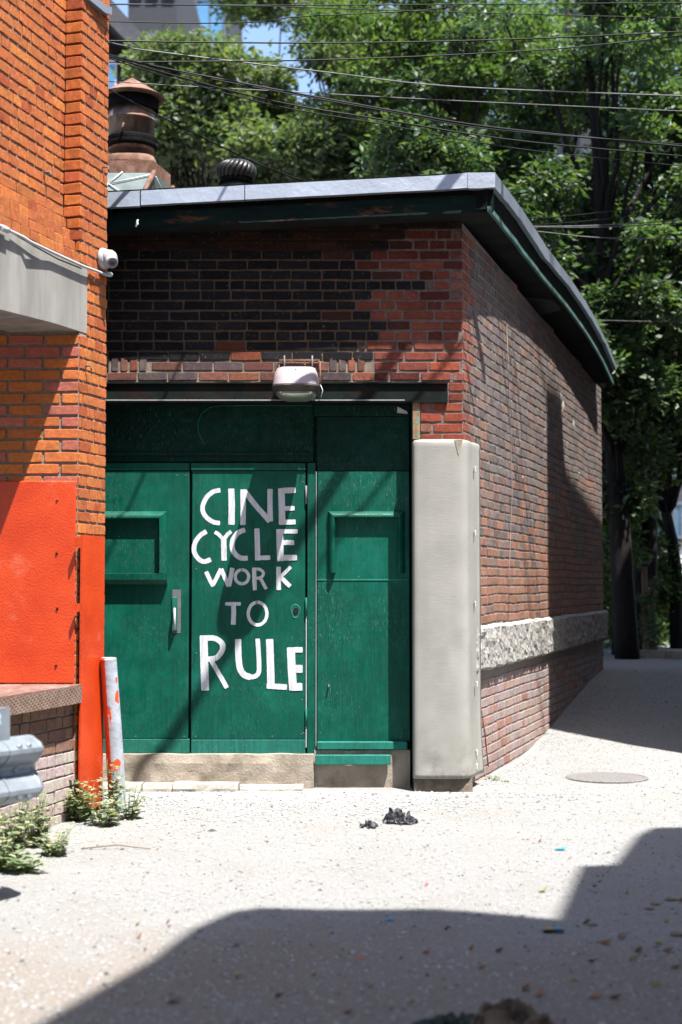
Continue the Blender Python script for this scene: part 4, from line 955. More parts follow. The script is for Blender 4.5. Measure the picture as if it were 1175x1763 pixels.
# ------------------------------------------------------------------ weeds
def leafquad(mb_, p, d, up, L_, W__, col):
    d = d.normalized(); sd = d.cross(up)
    if sd.length < 1e-3: sd = Vector((1, 0, 0))
    sd.normalize(); nrm = sd.cross(d)
    vs_ = [p, p + d * L_ * .35 + sd * W__ * .5 + nrm * L_ * .05, p + d * L_ * .75 + sd * W__ * .35, p + d * L_ - nrm * L_ * .08, p + d * L_ * .75 - sd * W__ * .35, p + d * L_ * .35 - sd * W__ * .5 + nrm * L_ * .05, p + d * L_ * .5 - nrm * L_ * .04]
    mb_.add(vs_, [(0,1,6),(1,2,6),(2,3,6),(3,4,6),(4,5,6),(5,0,6)], False, col)
def weed(x_, y_, h_, spread, nst, label, leafL=.035, group='weeds at the foot of the walls', narrow=.7):
    z0_ = gz(x_, y_); w = thing('weed', label, 'weed', (x_, y_, z0_), group); ms, ml = MB(), MB()
    for k in range(nst):
        a_ = R.uniform(0, 6.28); r_ = R.uniform(.2, 1) * spread; hh_ = h_ * R.uniform(.45, 1); pts_ = []
        for j in range(6):
            f_ = j / 5; pts_.append(Vector((x_ + math.cos(a_) * (r_ * f_ ** 1.3 + .02) , y_ + math.sin(a_) * (r_ * f_ ** 1.3 + .02), z0_ - .01 + hh_ * f_ ** .9)))
        ms.tube(pts_, [.003, .0028, .0025, .002, .0016, .001], 5)
        for j in range(int(5 + hh_ * 26)):
            f_ = R.uniform(.12, 1); i = min(4, int(f_ * 5)); p_ = pts_[i].lerp(pts_[i+1], f_ * 5 - i); b_ = R.uniform(0, 6.28)
            d_ = Vector((math.cos(b_), math.sin(b_), R.uniform(-.3, .5))); L_ = leafL * 1.15 * R.uniform(.6, 1.3) * (1.15 - .5 * f_); leafquad(ml, p_ + d_ * .008, d_, Vector((0, 0, 1)), L_, L_ * narrow, (R.random(), R.random() ** 3, 0))
    ms.build('stem', M['stem'], w); ml.build('leaves', M['weed'], w); return w
for i, (px_, py_, h_, sp_, n_, lf, lb) in enumerate([
    (194, 1400, .42, .05, 5, .050, 'tallest weed, standing in front of the leaning bollard'),
    (145, 1412, .30, .12, 14, .050, 'leafy weed at the foot of the orange corner plate'),
    (180, 1420, .25, .12, 14, .046, 'bushy weed between the orange plate and the bollard'),
    (222, 1408, .24, .10, 12, .044, 'rightmost weed of the clump beside the bollard'),
    (128, 1412, .22, .08, 9, .042, 'small weed against the limewashed base wall'),
    (60, 1455, .32, .13, 22, .046, 'dense feathery weed beside the guardrail post'),
    (22, 1480, .38, .14, 22, .048, 'tall pale weed under the guardrail end'),
    (92, 1470, .17, .12, 16, .042, 'low spreading weed on the gravel right of the guardrail'),
    (-5, 1500, .26, .14, 16, .055, 'broad leaved weed at the left edge below the guardrail'),
    (40, 1500, .10, .11, 12, .065, 'flat rosette weed low in front of the guardrail'),
    (848, 1343, .05, .05, 6, .028, 'tiny green weed in the gravel beside the cream corner guard'),
    (862, 1346, .04, .05, 5, .026, 'smallest sprig in the gravel right of the corner guard')]):
    g_ = UG(px_, py_); weed(g_.x, g_.y, h_, sp_, n_, lb, lf)

# ------------------------------------------------------------------ things on the roof
RY = 12.6
fc = U(227, 250, RY); sk = lambda px_, py_, Y=RY: U(px_, py_, Y)
flue = thing('rusty_roof_flue', 'rusty round flue with conical cap on a glass skylight at upper left of the roof', 'roof vent', (fc.x, RY, sk(227, 330).z))
sR = RY / F
rad = 41 * sR
def hz(py_): return sk(227, py_).z
MB().lathe((fc.x, RY, 0), [(rad * .97, hz(262)), (rad * .97, hz(212)), (rad * 1.03, hz(211)), (rad * 1.03, hz(208)), (rad * .99, hz(207)), (rad * .99, hz(160))], 32).build('flue_pipe', M['flue'], flue)
MB().lathe((fc.x, RY, 0), [(rad * 1.06, hz(258)), (rad * 1.10, hz(252)), (rad * 1.04, hz(246)), (rad * 1.09, hz(242)), (rad * 1.02, hz(239))], 32).build('tar_collar', M['tar'], flue)
MB().lathe((fc.x, RY, 0), [(rad * 1.12, hz(192)), (rad * 1.15, hz(175)), (rad * 1.15, hz(166))], 32, cap=False).build('wind_band', M['tar'], flue)
MB().lathe((fc.x, RY, 0), [(55 * sR, hz(173)), (57 * sR, hz(169)), (30 * sR, hz(152)), (1 * sR, hz(134))], 28, smooth=False).build('conical_cap', M['rust'], flue)
MB().tube([(fc.x - .04, RY - rad - .0, hz(232)), (fc.x - .035, RY - rad - .04, hz(228)), (fc.x - .05, RY - rad - .04, hz(240))], .012, 8).build('pipe_peg', M['rust'], flue)
hb0 = [(fc.x - 48*sR, RY - .30), (fc.x + 36*sR, RY - .30), (fc.x + 60*sR, RY + .30), (fc.x - 48*sR, RY + .30)]
def qring(s_, z_): return [(fc.x + (x_ - fc.x) * s_, RY + (y_ - RY) * s_, z_) for x_, y_ in hb0]
def oct_ring(r_, z_): return [(fc.x + r_*math.cos(a_), RY + r_*math.sin(a_), z_) for a_ in np.linspace(0, 6.283, 17)[:-1]]
def hz2(py_): return sk(227, py_, RY - .3).z
bx0, bx1 = fc.x - .55, sk(264, 290, RY - .3).x
MB().loft([[(bx0, RY - .3, hz2(297)), (bx1, RY - .3, hz2(297)), (bx1 + .10, RY + .14, hz2(297)), (bx0, RY + .14, hz2(297))], [(bx0, RY - .3, hz2(276)), (bx1, RY - .3, hz2(276)), (bx1 + .10, RY + .14, hz2(276)), (bx0, RY + .14, hz2(276))]], cap=True).build('base_box', M['rust'], flue)
def sq(r_, z_, n_=24):
    o_ = []
    for k in range(n_):
        a_ = 2 * math.pi * k / n_; c_, s_ = math.cos(a_), math.sin(a_); e_ = .6 if r_ > .21 else 1
        o_.append((fc.x - .03 * (r_ > .24) + r_ * math.copysign(abs(c_) ** e_, c_), RY + r_ * math.copysign(abs(s_) ** e_, s_), z_))
    return o_
MB().loft([sq(.235, hz2(276) + .001), sq(.232, hz2(268)), sq(.222, hz2(262)), sq(.215, hz2(258)), sq(.17, hz2(256))], cap=True, smooth=True).build('hood', M['rust'], flue)
m, t, b = newmat('wired_glass'); v = pos(t); c = mix(t, noise(t, v, 3), (.10, .13, .125), (.20, .235, .225)); t.links.new(c, b.inputs['Base Color']); b.inputs['Roughness'].default_value = .25; M['wglass'] = m
sky_l = thing('roof_skylight', 'pyramid skylight of cracked wired glass below the rusty flue', 'skylight', (fc.x, RY, hz(335)))
zt4 = hz2(298); f_t = [Vector((bx0 - .01, RY - .31, zt4)), Vector((bx1 + .01, RY - .31, zt4)), Vector((bx1 + .11, RY + .15, zt4)), Vector((bx0 - .01, RY + .15, zt4))]
f_b = [Vector((fc.x - .9, RY - .55, hz(378))), Vector((fc.x + .17, RY - .55, hz(378))), Vector((fc.x + .52, RY + .42, hz(378))), Vector((fc.x - .9, RY + .42, hz(378)))]
f_b[1].x = sk(240, 340, RY - .55).x
for k in range(4):
    j = (k + 1) % 4; MB().add([f_b[k], f_b[j], f_t[j], f_t[k]], [(0,1,2,3)]).build('glass_pane', M['wglass'], sky_l)
    MB().tube([f_b[k] + Vector((0, 0, .01)), f_t[k] + Vector((0, 0, .01))], .022, 6).build('glazing_bar', M['rust'], sky_l)
def onpane(u_, w_, k=0): j = (k + 1) % 4; return f_b[k].lerp(f_b[j], u_).lerp(f_t[k].lerp(f_t[j], u_), w_) + Vector((0, -.012, .006)) + (Vector((.01, 0, 0)) if k == 1 else Vector())
for k, cen, L_ in ((0, (.62, .60), [(.2, .1), (.35, 1), (.62, 0), (.66, 1), (.95, .05), (.98, .9), (.1, .55)]), (1, (.5, .45), [(.1, .9), (.3, 0), (.8, .1), (.85, .9)])):
    for q_ in L_: MB().tube([onpane(*cen, k), onpane(*q_, k)], .006, 4).build('tape_strip', M['white_metal'], sky_l)
tc = U(407, 300, 12.0); tv = thing('turbine_vent', 'dark ribbed turbine ventilator standing on the garage roof', 'roof vent', (tc.x, 12.0, U(407, 318, 12).z))
tr_ = 34 * 12 / F; prof = [(math.sin(a_) ** .8 * tr_, -math.cos(a_) * tr_ * .60) for a_ in np.linspace(.9, 3.05, 10)]
for k in range(22):
    a0 = 2 * math.pi * k / 22; rings = []
    for r_, h_ in prof:
        ring = []
        for da, dr in ((-.02, .0), (.10, .012), (.22, .006), (.27, -.03)):
            a_ = a0 + da + h_ * 3.2; dr *= min(1, r_ / tr_ * 1.2); ring.append((tc.x + (r_ + dr) * math.cos(a_), 12 + (r_ + dr) * math.sin(a_), tc.z + .02 + h_))
        rings.append(ring)
    MB().loft(rings, cap=False, closed=False, smooth=True).build('blade', M['turb'] if 'turb' in M else M.setdefault('turb', simple('dark_steel', (.06, .058, .055), .35, .6, var=.2)), tv)
MB().lathe((tc.x, 12, tc.z), [(tr_ * .9, -.085), (tr_ * .78, -.05), (tr_ * .8, .04), (.02, .10), ], 24).build('drum', M['tar'], tv)
MB().lathe((tc.x, 12, tc.z), [(.02, .105), (tr_*.35, .112), (.01, .13)], 20).build('top_cap', M['turb'], tv)
MB().lathe((tc.x, 12, tc.z), [(tr_ * .80, -.2), (tr_ * .80, -.08)], 24).build('neck', M['turb'], tv)

# ------------------------------------------------------------------ overhead wires
def wire(pts_, r_, label, mat='wire', group='overhead wires crossing above the garage roof', name='overhead_wire'):
    P_ = [U(a_, b_, Y_) for a_, b_, Y_ in pts_]; S = []
    for i in range(len(P_) - 1):
        a0, a1, a2, a3 = P_[max(i-1, 0)], P_[i], P_[i+1], P_[min(i+2, len(P_)-1)]
        for j in range(8):
            f_ = j / 8; S.append(.5 * ((2*a1) + (a2 - a0)*f_ + (2*a0 - 5*a1 + 4*a2 - a3)*f_*f_ + (3*a1 - a0 - 3*a2 + a3)*f_**3))
    S.append(P_[-1]); o_ = MB().tube(S, r_, 6).build(name, M[mat]); tag(o_, label, 'wire', group); return o_
wire([(150, 7, 9.1), (400, 9, 9.6), (700, 8, 10.2), (1260, 4, 11)], .0042, 'topmost thin wire running level along the upper edge')
wire([(150, 6, 9.15), (430, 10, 9.6), (620, 16, 10), (900, 24, 10.5), (1000, 27, 10.7), (1260, 33, 11)], .0036, 'second wire from the top, drooping slightly to the right')
wire([(150, 36, 9.1), (350, 40, 9.5), (470, 36, 9.8), (510, 29, 9.9), (720, 18, 10.2), (800, 6, 10.4), (860, -20, 10.5)], .0042, 'kinked dark wire rising out of the top edge near the middle')
wire([(150, 70, 9.1), (560, 74, 9.8), (900, 67, 10.4), (1260, 50, 11)], .0058, 'thick level wire a little below the top of the picture')
wire([(150, 64, 9.0), (220, 80, 9.3), (262, 88, 9.5), (560, 124, 9.9), (800, 150, 10.4), (1260, 168, 11.2)], .0048, 'silvery grey wire sagging from upper left to right', 'wire_grey')
wire([(150, 107, 9.2), (560, 103, 9.9), (900, 88, 10.5), (1050, 75, 10.8), (1260, 52, 11.1)], .0052, 'dark level wire just above the rusty flue cap')
wire([(150, 85, 9.0), (300, 121, 9.5), (660, 188, 10.1), (870, 222, 10.5), (1260, 260, 11.2)], .0085, 'thickest black cable of the drooping bundle')
wire([(150, 82, 9.02), (300, 123, 9.5), (660, 190.5, 10.0), (870, 225, 10.4), (1260, 254, 11.1)], .0042, 'thin cable wound against the thickest black cable')
wire([(150, 86, 8.98), (300, 130, 9.4), (480, 176, 9.8), (660, 206, 10.1), (900, 243, 10.5), (1260, 276, 11.2)], .0062, 'middle black cable of the drooping bundle')
wire([(150, 88, 8.96), (300, 136, 9.4), (480, 183, 9.8), (660, 214, 10.1), (900, 257, 10.5), (1260, 294, 11.2)], .0040, 'lowest thin cable of the drooping bundle')
wire([(150, 138, 9.2), (300, 147, 9.6), (500, 158, 9.9), (800, 174, 10.4), (1260, 195, 11.2)], .0030, 'thin grey wire passing in front of the conical flue cap', 'wire_grey')
wire([(150, 134, 9.1), (260, 192, 9.4), (350, 237, 9.7), (440, 280, 10.0), (525, 313, 10.2)], .0060, 'black cable slanting down to the roof between the two vents')
for i, (ye, yi, a_, b_) in enumerate(((346, 376, 'highest of the five service wires leaving the roof at right', .0040), (360, 387, 'second of the five service wires leaving the roof at right', .0036), (377, 391, 'third of the five service wires leaving the roof at right', .0052), (383, 392, 'fourth of the five service wires, close under the third', .0048), (412, 396, 'lowest of the five service wires, curving down to the right', .0050))):
    wire([(895, yi - 2, 11.6), (940, yi - (1 if i < 4 else -4), 11.9), (1050, (yi + ye) / 2 + (3 if i < 4 else 6), 12.6), (1240, ye - (3 if i < 4 else 0), 13.6)], b_, a_, 'wire_grey' if i > 1 else 'wire', 'service wires leaving the roof at right')
wire([(925, 402, 12.2), (1020, 455, 12.9), (1110, 500, 13.6), (1240, 566, 14.4)], .0050, 'upper of two dark cables slanting down before the trees', 'wire', 'service wires leaving the roof at right')
wire([(975, 470, 13), (1060, 515, 13.4), (1160, 572, 14), (1240, 620, 14.5)], .0045, 'lower of two dark cables slanting down before the trees', 'wire', 'service wires leaving the roof at right')
wire([(1025, 551, 14.6), (1100, 553, 14.9), (1240, 555, 15.5)], .0035, 'single level wire near the far end of the roof edge', 'wire_grey', 'service wires leaving the roof at right')

# overhead cables that only throw their shadows on the doors
def shade_line(p1, p2, k1, k2, r_, label, ext=(1.2, .15)):
    A_ = U(*p1, DY) - SUN * k1; B_ = U(*p2, DY) - SUN * k2; d_ = B_ - A_; E_ = B_ + d_ * ext[1]; up_ = -SUN
    o_ = MB().tube([A_ - d_ * ext[0], A_, B_, E_, E_ + up_ * 1.5, E_ + up_ * 4.5], r_, 8).build('service_cable', M['wire']); tag(o_, label, 'cable', 'high cables over the lane')
shade_line((582, 823), (270, 1310), 1.25, 1.9, .036, 'thick twisted service cable high over the lane')
shade_line((250, 812), (182, 965), 1.25, 1.5, .010, 'thin service cable high over the lane near the left building', (2, .1))
shade_line((660, 830), (560, 960), 1.3, 1.5, .012, 'thin slack cable high over the lane near the garage corner', (2, .1))

# ------------------------------------------------------------------ buildings out of the frame that throw the shadows
m, t, b = newmat('far_brick'); v = pos(t)
bt_ = t.nodes.new('ShaderNodeTexBrick'); bt_.inputs['Scale'].default_value = 4.5; bt_.inputs['Color1'].default_value = (.16, .06, .04, 1); bt_.inputs['Color2'].default_value = (.10, .04, .03, 1); bt_.inputs['Mortar'].default_value = (.16, .13, .11, 1)
mp = t.nodes.new('ShaderNodeMapping'); mp.inputs['Rotation'].default_value = (math.radians(90), 0, 0); t.links.new(v, mp.inputs[0]); t.links.new(mp.outputs[0], bt_.inputs['Vector']); t.links.new(bt_.outputs[0], b.inputs['Base Color']); b.inputs['Roughness'].default_value = .9; M['far_brick'] = m
def shadow_pt(px_, py_, k):
    q_ = UG(px_, py_) - SUN * k; return (q_.x, q_.y)
K = 3.0
outl = [shadow_pt(*p_, K) for p_ in ((60, 1763), (260, 1652), (330, 1598), (395, 1568), (450, 1560), (750, 1562), (925, 1578), (958, 1581), (1000, 1490), (1058, 1487), (1095, 1440), (1125, 1424), (1175, 1423))]
a0, a1 = Vector(outl[0]), Vector(outl[1]); back = a0 + (a0 - a1).normalized() * 5
poly = [tuple(back)] + outl + [(outl[-1][0] + 4, outl[-1][1]), (outl[-1][0] + 4, back.y)]
nb = thing('corner_building', 'brick building on the right of the lane beside the photographer', 'building', (4, 2, -.05))
MB().prism(poly, -.1, K * 3 - .25).build('wall', M['far_brick'], nb)
MB().prism([(x_, y_) for x_, y_ in poly], K * 3 - .249, K * 3 - .045).build('roof', M['roof'], nb)
P0 = SW(943, 1000); Kc = 2.4; Cc = P0 - SUN * Kc; sdir = SD
nb2 = thing('lane_building', 'tall brick building with a chimney across the lane from the garage wall', 'building', (Cc.x + 1, Cc.y + 2, -.05))
def ztopk(px_, py_): return SW(px_, py_).z + 3 * Kc
za_, zb2 = ztopk(966, 778), ztopk(1033, 892); c1 = Vector((Cc.x, Cc.y, 0)); c2 = c1 + SD * (side_s(SW(1033, 900)) - SEAM); rate = (zb2 - za_) / (c2 - c1).length
c3 = c1 + SD * 9; w3 = Vector((6, 0, 0))
mb = MB(); mb.loft([[tuple(c1 + Vector((0, 0, -.1))), tuple(c1 + w3 + Vector((0, 0, -.1))), tuple(c3 + w3 + Vector((0, 0, -.1))), tuple(c3 + Vector((0, 0, -.1)))],
  [(c1.x, c1.y, za_), (c1.x + 6, c1.y, za_), (c3.x + 6, c3.y, za_ + rate * 9), (c3.x, c3.y, za_ + rate * 9)]], cap=True); mb.build('wall', M['far_brick'], nb2)
cw = side_s(SW(965, 800)) - SEAM; d1 = c1 + SD * .002; d2 = c1 + SD * cw; mb = MB(); mb.prism([(d1.x + .01, d1.y), (d1.x + .6, d1.y), (d2.x + .6, d2.y), (d2.x + .01, d2.y)], za_ - .5, ztopk(955, 668)); mb.build('chimney', M['far_brick'], nb2)

# ------------------------------------------------------------------ trees
def limb(mb_, a_, b_, r0, r1, k=6, wob=.15, seed=0):
    pts_ = []; L_ = (b_ - a_).length
    for j in range(k + 1):
        f_ = j / k; w_ = wob * L_ * .25 * math.sin(math.pi * f_)
        pts_.append(a_.lerp(b_, f_) + Vector((mnoise.noise((f_ * 3, seed, 1)), mnoise.noise((f_ * 3, seed, 7)), mnoise.noise((f_ * 3, seed, 13)))) * w_)
    mb_.tube(pts_, [r0 + (r1 - r0) * j / k for j in range(k + 1)], 8); return pts_
def leaves(centers, rad, n_, size, seed, droop=.2, shells=.5):
    """numpy leaves: pointed folded blades clustered about twig centres"""
    rs = np.random.RandomState(seed); C_ = np.array(centers); idx = rs.randint(0, len(C_), n_)
    d = rs.normal(size=(n_, 3)); d /= np.linalg.norm(d, axis=1)[:, None]; rr2 = rad[idx] * (shells + (1 - shells) * rs.rand(n_)) ** 1.0 * rs.rand(n_) ** .35
    P_ = C_[idx] + d * rr2[:, None] * np.array([1.1, 1.1, .72])
    ax = rs.normal(size=(n_, 3)); ax[:, 2] = ax[:, 2] * .5 - droop; ax += d * .4; ax /= np.linalg.norm(ax, axis=1)[:, None]
    up = rs.normal(size=(n_, 3)) * .55 + np.array([0, 0, 1.0]); sd_ = np.cross(ax, up); sd_ /= np.linalg.norm(sd_, axis=1)[:, None]; nn = np.cross(sd_, ax)
    L_ = size * (.6 + .8 * rs.rand(n_)); W3 = L_ * .5
    v0 = P_; v1 = P_ + ax * L_[:, None] * .45 + sd_ * W3[:, None] * .5 + nn * L_[:, None] * .06; v2 = P_ + ax * L_[:, None]; v3 = P_ + ax * L_[:, None] * .45 - sd_ * W3[:, None] * .5 + nn * L_[:, None] * .06
    V_ = np.stack([v0, v1, v2, v3], 1).reshape(-1, 3); F_ = (np.array([(0, 1, 2), (0, 2, 3)])[None] + (np.arange(n_) * 4)[:, None, None]).reshape(-1, 3)
    cl = rs.rand(len(C_))[idx]; tr3 = np.clip(.6 * cl + .4 * rs.rand(n_), 0, 1); T_ = np.stack([tr3, rs.rand(n_) ** 4, np.zeros(n_)], 1)
    return V_, F_, np.repeat(T_, 4, 0)
def tree(px_, Y, zc_px, rxp, rzp, nclump, nleaf, size, label, mat, trunk_px=None, trunk_r=.16, seed=1, ry=None, clr=(.5, 1.0), group='trees behind the garage', base_y=None, holes=0, limbs=34):
    rs = random.Random(seed); cen = U(px_, zc_px, Y); sc3 = Y / F; rx, rz = rxp * sc3, rzp * sc3; ry = ry or rx * .6
    tx = (trunk_px - 587.5) * sc3 if trunk_px is not None else cen.x; z0_ = gz(tx, Y)
    tre = thing('leafy_tree', label, 'tree', (tx, Y, z0_), group); mb_ = MB(); base = Vector((tx, Y, z0_ - .2))
    topz = cen.z + rz * .55; tp = Vector((cen.x * .5 + tx * .5, Y, topz)); tpts = limb(mb_, base, tp, trunk_r, trunk_r * .25, 12, .1, seed)
    cs, rd = [], []
    while len(cs) < nclump:
        a_ = Vector((rs.gauss(0, 1), rs.gauss(0, 1), rs.gauss(0, 1))).normalized(); f_ = rs.uniform(.25, 1) ** .5
        p_ = Vector((cen.x + a_.x * rx * f_, Y + a_.y * ry * f_, cen.z + a_.z * rz * f_))
        if p_.z < z0_ + .6: continue
        if mnoise.noise((p_.x * .55, p_.y * .55, p_.z * .55 + seed)) < -.18 + holes: continue
        cs.append(p_); rd.append(rs.uniform(*clr))
    for i in (range(0, len(cs), max(1, len(cs) // limbs)) if limbs else ()):
        c_ = cs[i]; k = min(11, max(3, int((c_.z - z0_) / max(.1, topz - z0_) * 9))); limb(mb_, tpts[k], c_, trunk_r * .28, .012, 6, .35, seed + i)
    mb_.build('trunk', M['bark'], tre)
    V_, F_, T_ = leaves([tuple(c_) for c_ in cs], np.array(rd), nleaf, size, seed); V_ -= np.array([cen.x, cen.y, cen.z]); 
    o_ = link('crown', fastmesh('crown', V_, F_, T_), M[mat], tre, cen); return tre
# nearest: glossy leaved tree at the right
tree(960, 18.6, 330, 330, 420, 120, 52000, .115, 'large glossy leaved tree right behind the garage roof edge', 'leaf_gloss', trunk_px=1080, trunk_r=.17, seed=3, ry=1.7, clr=(.30, .62), holes=.02)
tree(1150, 20.5, 420, 190, 400, 90, 32000, .11, 'dark tree with a tall black trunk at the right edge', 'leaf_gloss', trunk_px=1100, trunk_r=.20, seed=14, ry=1.6, clr=(.3, .65), holes=.06)
tree(760, 23.5, 190, 250, 330, 100, 40000, .115, 'bushy tree above the middle of the roof', 'leaf', trunk_px=800, trunk_r=.16, seed=5, ry=2.0, clr=(.35, .75), holes=.03)
tree(640, 27, 160, 140, 210, 60, 22000, .12, 'yellowish green tree behind the roof left of the middle', 'leaf_pale', trunk_px=600, trunk_r=.15, seed=8, ry=2.0, clr=(.35, .75), holes=.06)
tree(368, 25, 205, 145, 150, 120, 48000, .125, 'pale green tree beside the rusty flue', 'leaf_pale', trunk_px=345, trunk_r=.10, seed=21, ry=1.8, clr=(.35, .7), holes=.0)
tree(500, 24, 270, 140, 110, 70, 26000, .125, 'low bushy tree directly behind the turbine vent', 'leaf_pale', trunk_px=470, trunk_r=.1, seed=23, ry=1.4, clr=(.35, .65))
tree(930, 26, 760, 190, 420, 90, 34000, .13, 'dense dark tree in the shade at the end of the lane', 'leaf', trunk_px=1040, trunk_r=.2, seed=31, ry=2.2, clr=(.5, .95))
tree(1010, 29, 150, 330, 260, 110, 36000, .15, 'broad dark tree filling the back at upper right', 'leaf', trunk_px=960, trunk_r=.25, seed=37, ry=2.4, clr=(.5, 1.0), holes=.03)
tree(505, 33, -32, 170, 75, 46, 16000, .15, 'overhanging branches against the blue sky at the top', 'leaf', trunk_px=470, trunk_r=.05, seed=41, limbs=0, ry=1.6, clr=(.4, .8), holes=.1)
tree(1320, 24, 520, 150, 300, 40, 15000, .13, 'tree standing mostly beyond the right edge', 'leaf', trunk_px=1290, trunk_r=.2, seed=43, ry=1.6, clr=(.5, .9))

tree(1120, 21.5, 640, 120, 210, 80, 30000, .12, 'dense low dark tree hanging over the end of the lane', 'leaf', trunk_px=1165, trunk_r=.12, seed=51, ry=1.6, clr=(.35, .7))
tree(1060, 19.6, 660, 70, 330, 60, 20000, .11, 'dark slender tree close beside the far corner of the garage', 'leaf_gloss', trunk_px=1062, trunk_r=.09, seed=53, ry=1.2, clr=(.3, .55))
# ------------------------------------------------------------------ far end of the lane
hd_ = MB(); hc_ = []
rs = random.Random(9)
cs = [(U(rs.uniform(1020, 1120), 1100, 23).x, rs.uniform(21.5, 23.5), .5 + rs.uniform(0, 1.8)) for _ in range(36)] + [(U(rs.uniform(1120, 1240), 1100, 26).x, rs.uniform(25.5, 27.5), .4 + rs.uniform(0, .9)) for _ in range(22)]
V_, F_, T_ = leaves(cs, np.array([.4] * len(cs)), 20000, .09, 77)
hedge = link('shrubbery', fastmesh('shrubbery', V_, F_, T_), M['leaf'], None, (0, 0, 0)); tag(hedge, 'dark shaded shrubs massed at the end of the lane', 'shrubs', kind='stuff')
for i, (px_, w_, yt, Y_, lb) in enumerate(((1112, 9, 975, 19.6, 'pinkish weathered post at the end of the lane'), (1124, 11, 1010, 19.9, 'ivy covered post beside the pinkish post'))):
    a_ = U(px_, 1180, Y_); q_ = thing('wooden_post', lb, 'post', (a_.x, Y_, .38)); r_ = w_ / 2 * Y_ / F
    MB().bbox((a_.x - r_, Y_ - r_, .2), (a_.x + r_, Y_ + r_, U(px_, yt, Y_).z), .01).build('post_shaft', M['post_wood'], q_)
    cs = [(a_.x + rs.uniform(-.08, .08), Y_ + rs.uniform(-.08, .05), .5 + rs.uniform(0, 1.1)) for _ in range(8)]; V_, F_, T_ = leaves(cs, np.array([.14] * 8), 500, .07, 80 + i)
    link('ivy', fastmesh('ivy', V_, F_, T_), M['leaf_gloss'], q_, (0, 0, 0))
kb_ = thing('planting_kerb', 'low kerb edging the planted ground at the end of the lane', 'kerb', (U(1100, 1160, 18.5).x, 18.5, .35))
for k in range(6):
    f0_, f1_ = k / 6, (k + .96) / 6
    def kp(f_): x_ = 1085 + 190 * f_; Y_ = 18.2 + .6 * math.cos(f_ * 2.4); return U(x_, 1165, Y_)
    a_, b_ = kp(f0_), kp(f1_); mb = MB(); d_ = (b_ - a_); d_.z = 0; d_.normalize(); n_ = Vector((-d_.y, d_.x, 0)) * .12
    mb.prism([(a_.x, a_.y), (b_.x, b_.y), (b_.x + n_.x, b_.y + n_.y), (a_.x + n_.x, a_.y + n_.y)], .25, .50); mb.build('kerb_stone', M['sill'], kb_)
pv = MB(); a_ = U(1135, 1150, 24).x; pv.add([(a_, 21, .46), (a_ + 12, 21, .46), (a_ + 14, 34, .46), (a_ + 2, 34, .46)], [(0,1,2,3)]); tag(pv.build('pavement', M['concrete']), kind='structure')
# white van-like box and blue glass building at far right
M['white_wall'] = simple('white_render', (.62, .63, .68), .7, var=.08, sc=2)
M['blue_glass'] = simple('blue_glass', (.05, .13, .20), .12, 0, var=.3, sc=.6, bsc=1, bd=.0)
M['frame'] = simple('dark_frame', (.06, .06, .07), .6)
M['mullion'] = simple('pale_mullion', (.10, .12, .16), .5)
wx0, wx1 = U(1128, 960, 36).x, U(1290, 960, 36).x
ws = thing('white_shed', 'low white building seen through the gap under the trees at right', 'building', ((wx0 + wx1) / 2, 37, .4))
MB().box((wx0, 36, .4), (wx1, 39, U(1150, 935, 36).z)).build('wall', M['white_wall'], ws); MB().box((wx0 - .1, 35.9, U(1150, 935, 36).z + .001), (wx1, 39, U(1150, 931, 36).z)).build('roof', M['frame'], ws)
fx0 = U(1136, 1000, 31).x
fen = thing('board_fence', 'dark brown board fence in front of the low white building', 'fence', (fx0 + 1, 31, .4))
for k in range(16):
    MB().box((fx0 + k * .17, 31, .4), (fx0 + k * .17 + .155, 31.03, U(1150, 992 + R.uniform(-3, 3), 31).z)).build('board', M['post_wood'], fen)
def block(name, label, x0p, x1p, Y, z1, wallmat, glassmat, cols, rows, z0=.4, depth=8, inset=.3, cat='building', ww=.7, hh_=.6):
    x0, x1 = U(x0p, 900, Y).x, U(x1p, 900, Y).x; b_ = thing(name, label, cat, ((x0 + x1) / 2, Y + depth / 2, z0)); w_ = MB().box((x0, Y, z0), (x1, Y + depth, z1)).build('wall', wallmat, b_)
    cw_, ch_ = (x1 - x0) / cols, (z1 - z0) / rows
    for i in range(cols):
        for j in range(rows):
            cx1, cz1 = x0 + cw_ * (i + .5), z0 + ch_ * (j + .5); a1, b1 = cw_ * ww / 2, ch_ * hh_ / 2; wn = MB()
            t_ = .12
            wn.box((cx1 - a1, Y - .08, cz1 - b1), (cx1 - a1 + t_, Y - .001, cz1 + b1)); wn.box((cx1 + a1 - t_, Y - .08, cz1 - b1), (cx1 + a1, Y - .001, cz1 + b1)); wn.box((cx1 - a1 + t_, Y - .08, cz1 - b1), (cx1 + a1 - t_, Y - .001, cz1 - b1 + t_)); wn.box((cx1 - a1 + t_, Y - .08, cz1 + b1 - t_), (cx1 + a1 - t_, Y - .001, cz1 + b1)); wn.box((cx1 - .04, Y - .06, cz1 - b1 + t_), (cx1 + .04, Y - .001, cz1 + b1 - t_))
            f_ = wn.build('window', M['mullion'], b_); MB().box((cx1 - a1 + t_, Y - .03, cz1 - b1 + t_), (cx1 + a1 - t_, Y - .002, cz1 + b1 - t_)).build('pane', glassmat, f_)
    return b_
block('office_building', 'bluish glass fronted building glimpsed under the trees at the right edge', 1060, 1330, 46, 6.5, M['frame'], M['blue_glass'], 6, 3, z0=.4)
M['tower_glass'] = simple('tower_glass', (.10, .24, .42), .15, 0, var=.25, sc=.3, bsc=1, bd=.0)
M['tower_wall'] = simple('tower_wall', (.04, .042, .052), .8, var=.1, sc=1)
block('glass_tower', 'tall blue glazed tower behind the trees at upper left', 255, 392, 62, 36, M['tower_wall'], M['tower_glass'], 2, 9, z0=0, ww=.82, hh_=.7)
